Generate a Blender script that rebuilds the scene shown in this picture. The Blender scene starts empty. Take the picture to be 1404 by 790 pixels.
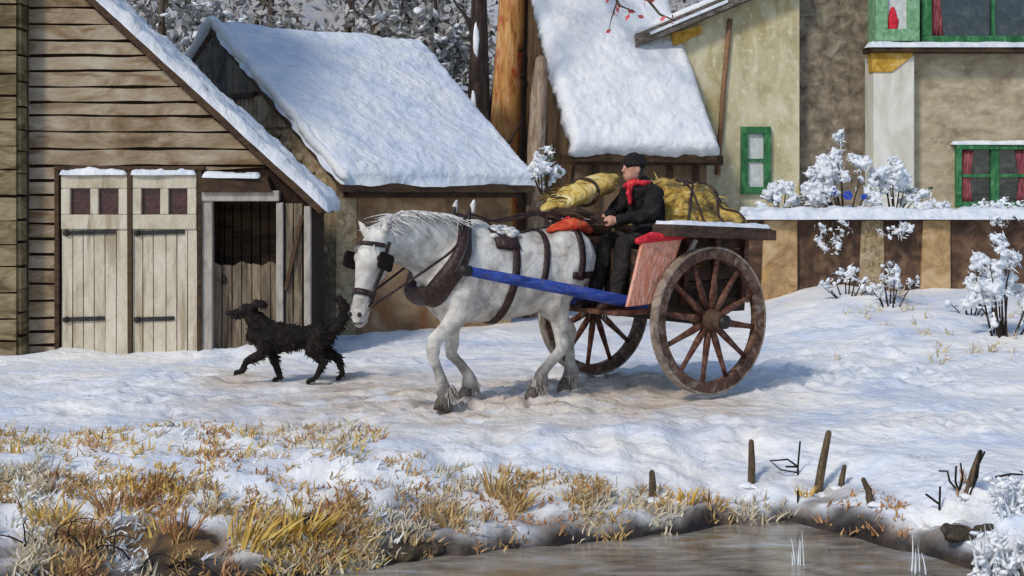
import bpy, math, random
from math import radians as R, sin, cos, pi, sqrt, exp
from mathutils import Vector as V, Matrix, noise, Euler
from mathutils.bvhtree import BVHTree
random.seed(7)
scn = bpy.context.scene
col = scn.collection

# ------------------------------------------------------------------ camera
FPX, HZ, CH = 1929.0, 270.0, 1.75          # focal length in photo pixels, eye level row, eye height
cam_d = bpy.data.cameras.new('camera'); cam = bpy.data.objects.new('camera', cam_d); col.objects.link(cam)
cam.location = (0, 0, CH); cam.rotation_euler = (R(90), 0, 0)
cam_d.sensor_width = 36; cam_d.lens = FPX/1404*36; cam_d.shift_y = -(395-HZ)/1404
cam_d.clip_end = 3000; cam_d.clip_start = .05
scn.camera = cam

def P(px, py, D):
    return V(((px-702)/FPX*D, D, CH+(HZ-py)/FPX*D))
def s2l(c):
    return tuple(((x/255)/12.92 if x/255 <= .04045 else ((x/255+.055)/1.055)**2.4) for x in c)
def nz(x, y=0, z=0, s=1.0):
    return noise.noise(V((x*s, y*s, z*s)))
def sm(a, b, x):
    t = max(0, min(1, (x-a)/(b-a))); return t*t*(3-2*t)
def lerp(a, b, t): return a+(b-a)*t

# ------------------------------------------------------------------ materials
def pm(name, cols, scale=3, stretch=(1, 1, 1), rough=.75, bump=.3, bscale=25, dist=1.2, detail=6,
       streak=None, streak_scale=(8, 8, 1), streak_lo=.56, tint=.0, spec=.25, metal=0, fleck=None, fleck_scale=12, bdist=.01, pos=None):
    m = bpy.data.materials.new(name); m.use_nodes = True
    nt = m.node_tree; N = nt.nodes; L = nt.links
    b = N['Principled BSDF']
    tc = N.new('ShaderNodeTexCoord'); mp = N.new('ShaderNodeMapping')
    mp.inputs['Scale'].default_value = stretch
    L.new(tc.outputs['Object'], mp.inputs['Vector'])
    n1 = N.new('ShaderNodeTexNoise'); n1.inputs['Scale'].default_value = scale
    n1.inputs['Detail'].default_value = detail; n1.inputs['Distortion'].default_value = dist
    n1.inputs['Roughness'].default_value = .6
    L.new(mp.outputs['Vector'], n1.inputs['Vector'])
    fac = n1.outputs['Fac']
    if tint:
        at = N.new('ShaderNodeAttribute'); at.attribute_name = 'tint'
        ma = N.new('ShaderNodeMath'); ma.operation = 'MULTIPLY_ADD'
        ma.inputs[1].default_value = tint; L.new(at.outputs['Fac'], ma.inputs[0]); L.new(fac, ma.inputs[2])
        fac = ma.outputs[0]
    rp = N.new('ShaderNodeValToRGB'); e = rp.color_ramp.elements
    k = len(cols)
    while len(e) < k: e.new(.5)
    for i, c in enumerate(cols):
        e[i].position = (pos[i] if pos else lerp(.3, .7, i/max(1, k-1))); e[i].color = (*s2l(c), 1)
    L.new(fac, rp.inputs['Fac'])
    colr = rp.outputs['Color']
    def over(colr, c, sc, st, lo, hi, amt, ds):
        mp2 = N.new('ShaderNodeMapping'); mp2.inputs['Scale'].default_value = st
        L.new(tc.outputs['Object'], mp2.inputs['Vector'])
        n2 = N.new('ShaderNodeTexNoise'); n2.inputs['Scale'].default_value = sc
        n2.inputs['Detail'].default_value = 4; n2.inputs['Distortion'].default_value = ds
        L.new(mp2.outputs['Vector'], n2.inputs['Vector'])
        mr = N.new('ShaderNodeMapRange'); mr.inputs[1].default_value = lo; mr.inputs[2].default_value = hi
        mr.inputs[4].default_value = amt
        L.new(n2.outputs['Fac'], mr.inputs[0])
        mx = N.new('ShaderNodeMix'); mx.data_type = 'RGBA'
        L.new(mr.outputs[0], mx.inputs[0]); L.new(colr, mx.inputs[6]); mx.inputs[7].default_value = (*s2l(c), 1)
        return mx.outputs[2]
    if streak: colr = over(colr, streak, 1, streak_scale, streak_lo, streak_lo+.12, .8, .6)
    if fleck: colr = over(colr, fleck, fleck_scale, (1, 1, 1), .54, .72, .7, .2)
    L.new(colr, b.inputs['Base Color'])
    b.inputs['Roughness'].default_value = rough; b.inputs['Specular IOR Level'].default_value = spec
    b.inputs['Metallic'].default_value = metal
    if bump:
        n3 = N.new('ShaderNodeTexNoise'); n3.inputs['Scale'].default_value = bscale
        n3.inputs['Detail'].default_value = 5; n3.inputs['Distortion'].default_value = .3
        L.new(mp.outputs['Vector'], n3.inputs['Vector'])
        bp = N.new('ShaderNodeBump'); bp.inputs['Strength'].default_value = bump; bp.inputs['Distance'].default_value = bdist*3
        L.new(n3.outputs['Fac'], bp.inputs['Height']); L.new(bp.outputs['Normal'], b.inputs['Normal'])
    return m

M = {}
M['board'] = pm('weathered_boards', [(94, 76, 54), (128, 108, 82), (154, 136, 112), (174, 162, 142)], 1.8, (1, 1, 2), tint=.14,
                streak=(108, 78, 48), streak_scale=(1.6, 2, 6), streak_lo=.56, bump=.5, bscale=14, pos=[.3, .45, .58, .75])
M['olive_board'] = pm('olive_boards', [(84, 72, 50), (118, 104, 74), (146, 132, 100)], 2.5, (1, 1, 3), tint=.2,
                      streak=(70, 56, 32), streak_scale=(2, 2, 7), bump=.5, bscale=14)
M['gap'] = pm('dark_gap', [(36, 24, 18), (52, 36, 26)], 4, rough=.9)
M['door'] = pm('pale_door', [(164, 152, 128), (194, 183, 160), (208, 199, 180)], 2, (2, 2, 1), tint=.12, streak=(150, 134, 108),
               streak_scale=(9, 5, .8), streak_lo=.56, bump=.4, bscale=18)
M['jamb'] = pm('grey_jamb', [(140, 132, 124), (165, 156, 146), (182, 174, 160)], 3, (3, 3, 1), bump=.3)
M['pane'] = pm('dark_pane', [(42, 20, 20), (66, 34, 32), (84, 48, 44)], 14, rough=.25, bump=.2, spec=.5)
M['darkwood'] = pm('dark_wood', [(34, 24, 18), (58, 42, 30), (82, 62, 44)], 3, (1, 1, 3), tint=.2, bump=.5)
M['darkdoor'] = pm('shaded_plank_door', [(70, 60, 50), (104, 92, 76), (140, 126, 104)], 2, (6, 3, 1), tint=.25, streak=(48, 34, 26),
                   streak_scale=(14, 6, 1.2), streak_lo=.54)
M['iron'] = pm('black_iron', [(24, 20, 19), (44, 36, 34)], 12, rough=.5, spec=.4, bump=.4)
M['stone'] = pm('rubble_stone', [(72, 56, 38), (112, 92, 64), (146, 126, 94), (176, 158, 128)], 6, dist=2.2, fleck=(188, 172, 146), fleck_scale=9,
                tint=.3, bump=.8, bscale=14, pos=[.3, .45, .6, .8])
M['gable_dark'] = pm('dark_weathered_gable', [(46, 44, 46), (78, 74, 70), (112, 102, 88)], 3, tint=.25, bump=.6)
M['mudwall'] = pm('brown_rendered_wall', [(84, 62, 44), (132, 102, 72), (166, 134, 98), (184, 156, 120)], 1.6, dist=.5, streak=(138, 88, 52),
                  streak_scale=(2.2, 2.2, 1.6), streak_lo=.55, bump=.6, bscale=10)
M['brownwall'] = pm('dark_brown_wall', [(52, 38, 28), (84, 66, 48), (118, 96, 72)], 2.4, (2,2,.8), dist=.4, tint=.2, bump=.6, bscale=10)
M['cream'] = pm('cream_plaster', [(158, 146, 110), (192, 182, 146), (212, 204, 174)], 3, (1, 1, .5), dist=.4, detail=12, fleck=(222, 216, 190), fleck_scale=10, streak=(170, 152, 104),
                streak_scale=(2.5, 2.5, .8), streak_lo=.57, bump=.5, bscale=9)
M['white_plaster'] = pm('white_plaster', [(190, 184, 166), (212, 208, 194), (222, 220, 210)], 2, (1, 1, .5), bump=.5, bscale=9)
M['beige'] = pm('beige_render', [(136, 122, 98), (170, 156, 128), (192, 180, 154)], 3, (.7, 1, 1.3), dist=.5, detail=12, fleck=(190, 178, 150), fleck_scale=8, streak=(128, 110, 84),
                streak_scale=(1.5, 1.5, 3), bump=.6, bscale=9)
M['brownstone'] = pm('brown_mottled_stone', [(74, 66, 56), (106, 96, 82), (134, 122, 104), (162, 152, 134)], 5, dist=.5, detail=12, fleck=(146, 134, 114), fleck_scale=4, bump=.7, bscale=8)
M['gardenwall'] = pm('dark_red_brown_wall', [(50, 38, 32), (84, 62, 48), (116, 88, 68)], 2.6, dist=1.5, streak=(60, 46, 40), streak_scale=(3, 3, 1),
                     bump=.6, bscale=10, fleck=(140, 112, 82), fleck_scale=3.5)
M['ochre'] = pm('ochre_plaster', [(122, 98, 70), (170, 138, 96), (194, 168, 128)], 2.8, dist=1.5, streak=(190, 140, 70), streak_scale=(2, 2, 1.2), bump=.5)
M['ochre_trim'] = pm('ochre_trim', [(150, 110, 40), (196, 152, 60), (214, 180, 110)], 6, bump=.4)
M['green'] = pm('green_paint', [(28, 74, 44), (48, 108, 64), (84, 138, 92)], 8, (1, 1, .5), bump=.3, rough=.6)
M['green_pale'] = pm('pale_green_paint', [(80, 130, 88), (120, 162, 122), (150, 184, 150)], 8, bump=.3, rough=.6)
M['glass'] = pm('window_glass', [(22, 26, 30), (40, 46, 50), (70, 74, 76)], 5, rough=.06, bump=.05, spec=.8)
M['paleglass'] = pm('pale_window_glass', [(178, 182, 178), (214, 216, 212)], 9, rough=.3, bump=.2, spec=.5)
M['curtain'] = pm('red_curtain', [(84, 36, 40), (132, 62, 68), (168, 106, 106)], 10, (3, 3, .5), bump=.3)
M['red'] = pm('red_cloth', [(150, 22, 34), (206, 40, 54), (226, 84, 92)], 16, bump=.5)
M['slate'] = pm('grey_brown_eave', [(62, 54, 48), (96, 88, 80), (140, 134, 128)], 4, (1, 1, 3), bump=.5)
M['pipe'] = pm('brown_pipe', [(116, 82, 60), (150, 116, 88)], 9, bump=.3)
def snow_mat(name, cols, scale, bump, bscale, bdist, **k):
    m = pm(name, cols, scale, rough=.6, bump=bump, bscale=bscale, bdist=bdist, dist=.6, spec=.3, **k)
    b = m.node_tree.nodes['Principled BSDF']
    b.inputs['Subsurface Weight'].default_value = .0
    return m
M['roofsnow'] = snow_mat('roof_snow', [(196, 204, 220), (214, 220, 230), (226, 229, 232), (236, 236, 234)], 1.5, .55, 7, .03, stretch=(1, 1, 1))
M['whitesnow'] = snow_mat('white_snow', [(214, 218, 224), (228, 230, 232), (240, 240, 236)], 2.5, .55, 9, .02)
M['capsnow'] = snow_mat('cap_snow', [(196, 204, 216), (222, 226, 232), (238, 238, 236)], 5, .5, 16, .015)

# ------------------------------------------------------------------ mesh builder
class MB:
    def __init__(s): s.v = []; s.f = []; s.t = []
    def add(s, vs, fs, tint=None):
        o = len(s.v); s.v += [V(p) for p in vs]
        t = random.random() if tint is None else tint
        for f in fs: s.f.append([i+o for i in f]); s.t.append(t)
        return s
    def loft(s, rings, cap=True, tint=None, closed=True):
        n = len(rings[0]); vs = [p for r in rings for p in r]; fs = []
        for i in range(len(rings)-1):
            for j in range(n if closed else n-1):
                k = (j+1) % n
                fs.append([i*n+j, i*n+k, (i+1)*n+k, (i+1)*n+j])
        if cap:
            fs.append(list(range(n))[::-1]); fs.append([(len(rings)-1)*n+j for j in range(n)])
        return s.add(vs, fs, tint)
    def tube(s, path, rad, seg=8, side=None, cap=True, tint=None, round_ends=False):
        path = [V(p) for p in path]
        n = len(path)
        if not isinstance(rad, (list, tuple)): rad = [rad]*n
        rr = [(r, r) if not isinstance(r, (list, tuple)) else r for r in rad]
        T = []
        for i in range(n):
            a = path[max(0, i-1)]; b = path[min(n-1, i+1)]; t = (b-a)
            T.append(t.normalized() if t.length > 1e-9 else V((0, 0, 1)))
        if side is None:
            side = T[0].cross(V((0, 0, 1)))
            if side.length < .2: side = T[0].cross(V((0, 1, 0)))
        side = V(side).normalized()
        rings = []
        P2, T2, R2 = list(path), list(T), list(rr)
        if round_ends:
            pre = []; post = []
            for q in (80, 55, 28):
                pre.append((path[0]-T[0]*max(rr[0])*sin(R(q)), T[0], (rr[0][0]*cos(R(q)), rr[0][1]*cos(R(q)))))
            for q in (28, 55, 80):
                post.append((path[-1]+T[-1]*max(rr[-1])*sin(R(q)), T[-1], (rr[-1][0]*cos(R(q)), rr[-1][1]*cos(R(q)))))
            P2 = [a[0] for a in pre]+P2+[a[0] for a in post]
            T2 = [a[1] for a in pre]+T2+[a[1] for a in post]
            R2 = [a[2] for a in pre]+R2+[a[2] for a in post]
        for p, t, r in zip(P2, T2, R2):
            u = side-t*side.dot(t)
            u = u.normalized() if u.length > 1e-6 else V((1, 0, 0))
            side = u
            w = t.cross(u)
            rings.append([p+u*(cos(2*pi*k/seg)*r[0])+w*(sin(2*pi*k/seg)*r[1]) for k in range(seg)])
        return s.loft(rings, cap, tint)
    def ribbon(s, pts, nrm, width, thick, closed=False, tint=None):
        # flat strap following pts; nrm = outward normals
        n = len(pts); rings = []
        for i in range(n):
            a = pts[(i-1) % n] if closed else pts[max(0, i-1)]
            b = pts[(i+1) % n] if closed else pts[min(n-1, i+1)]
            t = (b-a).normalized(); w = t.cross(nrm[i]).normalized()
            p = pts[i]; o = nrm[i]*thick
            rings.append([p-w*width/2, p+w*width/2, p+w*width/2+o, p-w*width/2+o])
        if closed: rings.append(rings[0])
        return s.loft(rings, not closed, tint)
    def box(s, c, d, rot=None, tint=None, wob=0):
        vs = []
        for sx in (-.5, .5):
            for sy in (-.5, .5):
                for sz in (-.5, .5):
                    p = V((sx*d[0], sy*d[1], sz*d[2]))
                    if wob: p += V([random.uniform(-wob, wob) for _ in range(3)])
                    if rot: p = rot @ p
                    vs.append(p+V(c))
        return s.add(vs, [[0, 1, 3, 2], [4, 6, 7, 5], [0, 4, 5, 1], [2, 3, 7, 6], [0, 2, 6, 4], [1, 5, 7, 3]], tint)
    def bar(s, a, b, w, h, up=(0, 0, 1), tint=None):
        a = V(a); b = V(b); t = (b-a).normalized(); sd = t.cross(V(up)).normalized(); u = sd.cross(t)
        r = lambda p: [p-sd*w/2-u*h/2, p+sd*w/2-u*h/2, p+sd*w/2+u*h/2, p-sd*w/2+u*h/2]
        return s.loft([r(a), r(b)], True, tint)
    def prism(s, poly, off, tint=None):
        n = len(poly); poly = [V(p) for p in poly]; off = V(off)
        vs = poly+[p+off for p in poly]
        fs = [list(range(n)), [n+i for i in range(n)][::-1]]
        for i in range(n): fs.append([i, (i+1) % n, n+(i+1) % n, n+i][::-1])
        return s.add(vs, fs, tint)
    def blob(s, c, r, seg=8, rings=5, jit=.18, rot=None, tint=None):
        if not isinstance(r, (list, tuple)): r = (r, r, r)
        sd = random.random()*100; vs = []; fs = []
        c = V(c)
        def pt(th, ph):
            d = V((cos(ph)*sin(th), sin(ph)*sin(th), cos(th)))
            k = 1+jit*nz(d.x*1.6+sd, d.y*1.6, d.z*1.6)*1.6
            p = V((d.x*r[0]*k, d.y*r[1]*k, d.z*r[2]*k))
            return c+(rot @ p if rot else p)
        vs.append(pt(0, 0))
        for i in range(1, rings):
            for j in range(seg): vs.append(pt(pi*i/rings, 2*pi*j/seg))
        vs.append(pt(pi, 0))
        for j in range(seg): fs.append([0, 1+j, 1+(j+1) % seg])
        for i in range(rings-2):
            for j in range(seg):
                a = 1+i*seg; b = a+seg; k = (j+1) % seg
                fs.append([a+j, b+j, b+k, a+k])
        a = 1+(rings-2)*seg; z = len(vs)-1
        for j in range(seg): fs.append([a+j, z, a+(j+1) % seg])
        return s.add(vs, fs, tint)
    def blade(s, base, dirv, length, width, bend, tint=None, n=4):
        base = V(base); d = V(dirv).normalized(); sd = d.cross(V((random.uniform(-1, 1), random.uniform(-1, 1), .1))).normalized()
        g = V((random.uniform(-1, 1), random.uniform(-1, 1), -.6)).normalized()
        vs = []
        for i in range(n+1):
            t = i/n; p = base+d*length*t+g*bend*length*t*t
            w = width*(1-t)**.7*.5+.0008
            vs += [p-sd*w, p+sd*w]
        return s.add(vs, [[2*i, 2*i+1, 2*i+3, 2*i+2] for i in range(n)], tint)
    def mesh(s, name, off=V((0, 0, 0))):
        me = bpy.data.meshes.new(name)
        me.from_pydata([p-off for p in s.v], [], s.f)
        a = me.attributes.new('tint', 'FLOAT', 'FACE'); a.data.foreach_set('value', s.t)
        me.update()
        return me
    def build(s, name, mat, parent=None, smooth=False, local=False, bevel=0):
        off = V((0, 0, 0))
        if parent and not local:
            q = parent
            while q: off += q.location; q = q.parent
        o = bpy.data.objects.new(name, s.mesh(name, off)); col.objects.link(o)
        o.data.materials.append(mat)
        if parent: o.parent = parent
        fix_normals(o.data)
        if smooth:
            for p in o.data.polygons: p.use_smooth = True
        if bevel:
            b = o.modifiers.new('bevel', 'BEVEL'); b.width = bevel; b.segments = 2; b.limit_method = 'ANGLE'
        return o
import bmesh
def fix_normals(me):
    bm = bmesh.new(); bm.from_mesh(me); bmesh.ops.recalc_face_normals(bm, faces=bm.faces); bm.to_mesh(me); bm.free()

def tag(o, label=None, cat=None, group=None, kind=None):
    if label: o['label'] = label
    if cat: o['category'] = cat
    if group: o['group'] = group
    if kind: o['kind'] = kind
    return o
def thing(name, label, cat, loc=(0, 0, 0), rz=0, group=None):
    o = bpy.data.objects.new(name, None); col.objects.link(o)
    o.location = loc; o.rotation_euler = (0, 0, rz); o.empty_display_size = .2
    return tag(o, label, cat, group)
def children(o): return [c for c in bpy.data.objects if c.parent == o]
def copy_tree(o, parent=None):
    c = o.copy(); col.objects.link(c); c.parent = parent
    for ch in children(o): copy_tree(ch, c)
    return c
def blend(name, mb, mat, parent, voxel, it=6, factor=.5, rough=0, rs=12):
    """one continuous surface grown over a set of overlapping volumes"""
    me = mb.mesh('tmp'); fix_normals(me)
    o = bpy.data.objects.new('tmp', me)
    ts = bpy.data.scenes.new('tmp'); ts.collection.objects.link(o)
    r = o.modifiers.new('r', 'REMESH'); r.mode = 'VOXEL'; r.voxel_size = voxel; r.use_smooth_shade = True
    s_ = o.modifiers.new('s', 'SMOOTH'); s_.factor = factor; s_.iterations = it
    ts.view_layers[0].update(); dg = ts.view_layers[0].depsgraph
    m2 = bpy.data.meshes.new_from_object(o.evaluated_get(dg)); m2.name = name
    bpy.data.objects.remove(o); bpy.data.scenes.remove(ts); bpy.data.meshes.remove(me)
    if rough:
        cn = []
        for v in m2.vertices:
            p = v.co+v.normal*(nz(v.co.x, v.co.y, v.co.z, rs)*rough); cn += [p.x, p.y, p.z]
        m2.vertices.foreach_set('co', cn); m2.update()
    n = bpy.data.objects.new(name, m2); col.objects.link(n); n.parent = parent
    m2.materials.clear(); m2.materials.append(mat)
    for p in m2.polygons: p.use_smooth = True
    return n

def MB_off(mb, p):
    mb.v = [q-p for q in mb.v]; return mb
def boards(mb, mapf, u0, u1, v0, v1, pitch, gap=.025, thick=.03, wob=.018, lap=.007, seg=.12):
    """a wall of rough boards: u runs along each board, v across them, mapf(u, v, outward)"""
    v = v0; sd = random.random()*50
    while v < v1-.02:
        p = pitch*random.uniform(.88, 1.12); a = v+gap/2; b = min(v+p-gap/2, v1)
        v += p
        if b-a < .02: continue
        ua0, ub0, ua1, ub1 = u0(a), u0(b), u1(a), u1(b)
        L_ = max(ua1-ua0, ub1-ub0)
        if L_ < .05: continue
        n = max(2, int(L_/seg)); rings = []
        t_ = random.random(); tilt = random.uniform(-.25, .25)*gap
        for i in range(n+1):
            t = i/n
            la = lerp(ua0, ua1, t); lb = lerp(ub0, ub1, t)
            da = nz(la*2.3, sd, v*3)*wob+tilt*(t-.5); db = nz(lb*2.3, sd+9, v*3)*wob+tilt*(t-.5)
            w = nz(la*1.5, sd+20, v)*.006
            rings.append([mapf(la, a+da, lap+thick+w), mapf(lb, b+db, thick+w), mapf(lb, b+db, 0), mapf(la, a+da, 0)])
        mb.loft(rings, True, t_)
    return mb

def snow_slab(mb, c, T, nu, nv, rnd=.12, amp=.02, fs=3.0, wavy=.03, under=.0, ridged=0):
    """c = four corners: eave start, eave end, ridge end, ridge start"""
    a, b, d, e = [V(p) for p in c]
    n = (b-a).cross(e-a).normalized()
    if n.z < 0: n = -n
    Lu = ((b-a).length+(d-e).length)/2; Lv = ((e-a).length+(d-b).length)/2
    sd = random.random()*30; top = []; bot = []
    down = (a-e).normalized(); along = (b-a).normalized()
    for i in range(nv+1):
        for j in range(nu+1):
            u = j/nu; v = i/nv
            p = a.lerp(b, u).lerp(e.lerp(d, u), v)
            du = min(u, 1-u)*Lu; dv = min(v, 1-v)*Lv
            ed = min(du, dv)
            pr = min(1, ed/rnd); pr = sqrt(max(0, 1-(1-pr)**2))
            if v == 0: p += down*wavy*(nz(u*Lu*2.2, sd)+.4*nz(u*Lu*7, sd))
            if v == 1: p -= down*wavy*.6*nz(u*Lu*2.2, sd+5)
            if u == 0: p -= along*wavy*(nz(v*Lv*3, sd+9)+.5*nz(v*Lv*9, sd))
            if u == 1: p += along*wavy*(nz(v*Lv*3, sd+14)+.5*nz(v*Lv*9, sd+2))
            h = amp*(nz(u*Lu, v*Lv, sd, fs)+.5*nz(u*Lu, v*Lv, sd, fs*2.6)+.3*nz(u*Lu, v*Lv*1.4, sd, fs*7))
            if ridged: h += ridged*(1-abs(nz(u*Lu+.4*nz(u*Lu*3, v*Lv*3, 3), v*Lv, sd+4, 5.5))*2)**3*max(0, nz(u*Lu*.9, v*Lv*.9, sd+7)+.25)
            top.append(p+n*(T*pr+h*pr)); bot.append(p-n*under)
    W = nu+1; o = len(top); fs_ = []
    for i in range(nv):
        for j in range(nu):
            q = [i*W+j, i*W+j+1, (i+1)*W+j+1, (i+1)*W+j]
            fs_.append(q)
            fs_.append([o+k for k in q[::-1]])
    edge = [j for j in range(W)]+[i*W+nu for i in range(1, nv+1)]+[nv*W+j for j in range(nu-1, -1, -1)]+[i*W for i in range(nv-1, 0, -1)]
    for k in range(len(edge)):
        x, y = edge[k], edge[(k+1) % len(edge)]
        fs_.append([x, o+x, o+y, y])
    mb.add(top+bot, fs_, .5)
    return mb

exec_parts = []
# ================================================================== TERRAIN
EDGE = [(-40, 5.5), (-6, 6.9), (-2.65, 7.25), (-1.58, 7.5), (-.9, 7.76), (-.345, 8.08), (.16, 8.28), (.88, 8.55), (1.4, 8.84), (1.75, 8.92),
        (2.0, 8.62), (2.32, 8.2), (2.6, 7.75), (2.8, 7.2), (3.4, 6.6), (8, 6.2), (40, 6)]
def edge(x):
    for (a, ya), (b, yb) in zip(EDGE, EDGE[1:]):
        if a <= x <= b: return lerp(ya, yb, sm(0, 1, (x-a)/(b-a)))+.09*nz(x*2.4, 3)+.05*nz(x*5, 8)+.02*nz(x*13, 8)
    return 6
RD = (cos(R(35)), sin(R(35)))
RUT = [(1.235+.447, 12.72-.639), (1.235-.447, 12.72+.639)]
_r = random.Random(4); PRINTS = []
for _ in range(90):
    t = _r.uniform(-.6, 7); q = _r.gauss(0, .28); PRINTS.append((.3+RD[0]*t-RD[1]*q, 12.1+RD[1]*t+RD[0]*q, _r.uniform(.07, .11), _r.uniform(.04, .075)))
for _ in range(44):
    t = _r.uniform(-3.4, -.2); PRINTS.append((t+.4, 11.6+.2*t*0+_r.gauss(0, .35), _r.uniform(.07, .11), _r.uniform(.035, .065)))
for k in range(40): PRINTS.append((-1.7+.12*k+_r.gauss(0, .03), 12.95+.05*_r.choice((-1, 1))+_r.gauss(0, .03), .045, .03))
def ground(x, y):
    e = edge(x); d = y-e
    h = -.385+.14*sm(-.12, .22, d)+.265*sm(0, 1.6, d)
    if d < -.1: h -= .5*sm(0, .5, -d-.1)
    lump = sm(-.1, .3, d)
    near = 1-sm(13, 22, y)
    bank = sm(0, .3, d)*(1-sm(1.6, 2.8, d))
    h += lump*(.035*nz(x, y, 0, 1.1)+.018*nz(x, y, 2, 3)+.010*nz(x, y, 4, 8))
    bank *= 1-.75*sm(1.6, 2.3, x)
    h += bank*(.06*nz(x, y, 7, 2.6)+.035*nz(x, y, 9, 6)+.018*nz(x, y, 5, 14))
    # clods and brushed-up ridges of worked snow
    h += lump*near*(.034*(1-2.2*abs(nz(x+.3*nz(x*2, y*2, 1), y*1.3, 21, 2.4)))+.026*(1-2*abs(nz(x, y*1.4, 25, 6.5)))+.013*nz(x, y, 27, 17))*(.45+.9*sm(-.3, .4, nz(x*.7, y*.9, 33)))
    # wheel ruts behind the cart, hoof and paw prints on the track
    if 10 < y < 21:
        for wx, wy in RUT:
            t = (x-wx)*RD[0]+(y-wy)*RD[1]; q = -(x-wx)*RD[1]+(y-wy)*RD[0]+.03*nz(t*1.5, wx)
            if t > -.1 and abs(q) < .4: h += sm(-.1, .2, t)*(1-sm(4, 7, t))*(-.075*exp(-(q/.07)**2)+.03*exp(-((abs(q)-.13)/.05)**2))
    if 10.2 < y < 14.2:
        for px_, py_, r_, dp in PRINTS:
            e2 = ((x-px_)**2+(y-py_)**2)/(r_*r_)
            if e2 < 6: h += -dp*exp(-e2*1.3)+dp*.35*exp(-(sqrt(e2)-1.35)**2*6)
    # wheel ruts and trodden track stay low and fairly flat, ridges of pushed snow in front
    h += .05*exp(-((y-10.2)/.35)**2)*(.5+nz(x*.9, 5, 1))
    # drift rising to the garden wall on the right
    h += .42*sm(13.5, 19.5, y)*sm(2.2, 4.4, x)*(1+.35*nz(x, y, 3, 1.2))
    # low drifts against the barn and the cottage
    h += .07*exp(-((y-15.1)/.35)**2)*(1-sm(-2.3, -2.0, x))*(.7+nz(x*2, 1, 8))
    h += .12*exp(-((y-16.8)/.5)**2)*sm(-2.2, -1.6, x)*(1-sm(.6, 1.4, x))*(.7+nz(x*1.7, 1, 2))
    # far ground rises into the wooded slope
    h += 13*sm(27, 70, y)
    return h
def trod(x, y):
    a = exp(-((y-(11.9+.12*x))/1.6)**2)*sm(-3.4, -1.2, x)*(1-sm(1.4, 2.6, x))
    b = .75*exp(-((y-13.2)/.8)**2)*sm(-3.2, -2.6, x)*(1-sm(-1.5, .2, x))
    return max(0, min(1, max(a, b)*(1.15+.8*nz(x, y, 11, 1.7)+.35*nz(x, y, 15, 5))))
ys = []
y = 5.0
while y < 30: ys.append(y); y += .04 if y < 13.6 else (.07 if y < 18 else .2)
ys = [-200, -40, 0, 3]+ys+[32, 35, 40, 46, 54, 62, 72, 100, 300, 900]
xs = []; x = -9.0
while x < 9.5: xs.append(x); x += .04 if -3.6 < x < 4.2 else .16
xs = [-900, -200, -60, -25, -15]+xs+[12, 16, 26, 60, 200, 900]
vs = []; tr = []; so = []; we = []
for y0 in ys:
    for xx in xs:
        yy = y0+((edge(xx)-8.5)*(1-sm(9.5, 13, y0)) if y0 > 4 else 0)
        vs.append((xx, yy, ground(xx, yy)))
        tr.append(trod(xx, yy))
        d = yy-edge(xx)
        we.append((1-sm(.06, .22, d+.10*nz(xx*4, yy*6, 5)+.05*nz(xx*13, yy*13)))*(.35+.65*sm(-.35, .2, nz(xx*1.7, 50)+.5*nz(xx*6, 52)+.25)))
        lip = sm(-.25, .15, nz(xx*1.3, 40)+.5*nz(xx*4, 41))
        so.append(max(0, (1-sm(-.02, .10+.24*lip, d+.09*nz(xx*3, yy*5, 2)+.06*nz(xx*9, yy*9)))*(.75+.25*lip), sm(27, 33, yy)*(.6+.5*nz(xx, yy, 0, .3)),
                  1.15*sm(-.05, .1, d)*(1-sm(.15, 1.0, d+.5*nz(xx*2, yy*2, 9)))*(1-sm(-.9, .2, xx))*(.80+.8*nz(xx, yy, 2, 3)),
                  .75*(1-sm(.15, .9, d))*sm(.05, .5, nz(xx*2.2, yy*4, 31)+.35*nz(xx*7, yy*11, 3)+.2)))
W = len(xs)
fs = [[i*W+j, i*W+j+1, (i+1)*W+j+1, (i+1)*W+j] for i in range(len(ys)-1) for j in range(W-1)]
me = bpy.data.meshes.new('snow_ground'); me.from_pydata(vs, [], fs)
a = me.attributes.new('trod', 'FLOAT', 'POINT'); a.data.foreach_set('value', tr)
a = me.attributes.new('soil', 'FLOAT', 'POINT'); a.data.foreach_set('value', so)
a = me.attributes.new('wet', 'FLOAT', 'POINT'); a.data.foreach_set('value', we)
for p in me.polygons: p.use_smooth = True
gr = bpy.data.objects.new('snow_ground', me); col.objects.link(gr); tag(gr, kind='structure')
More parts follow.
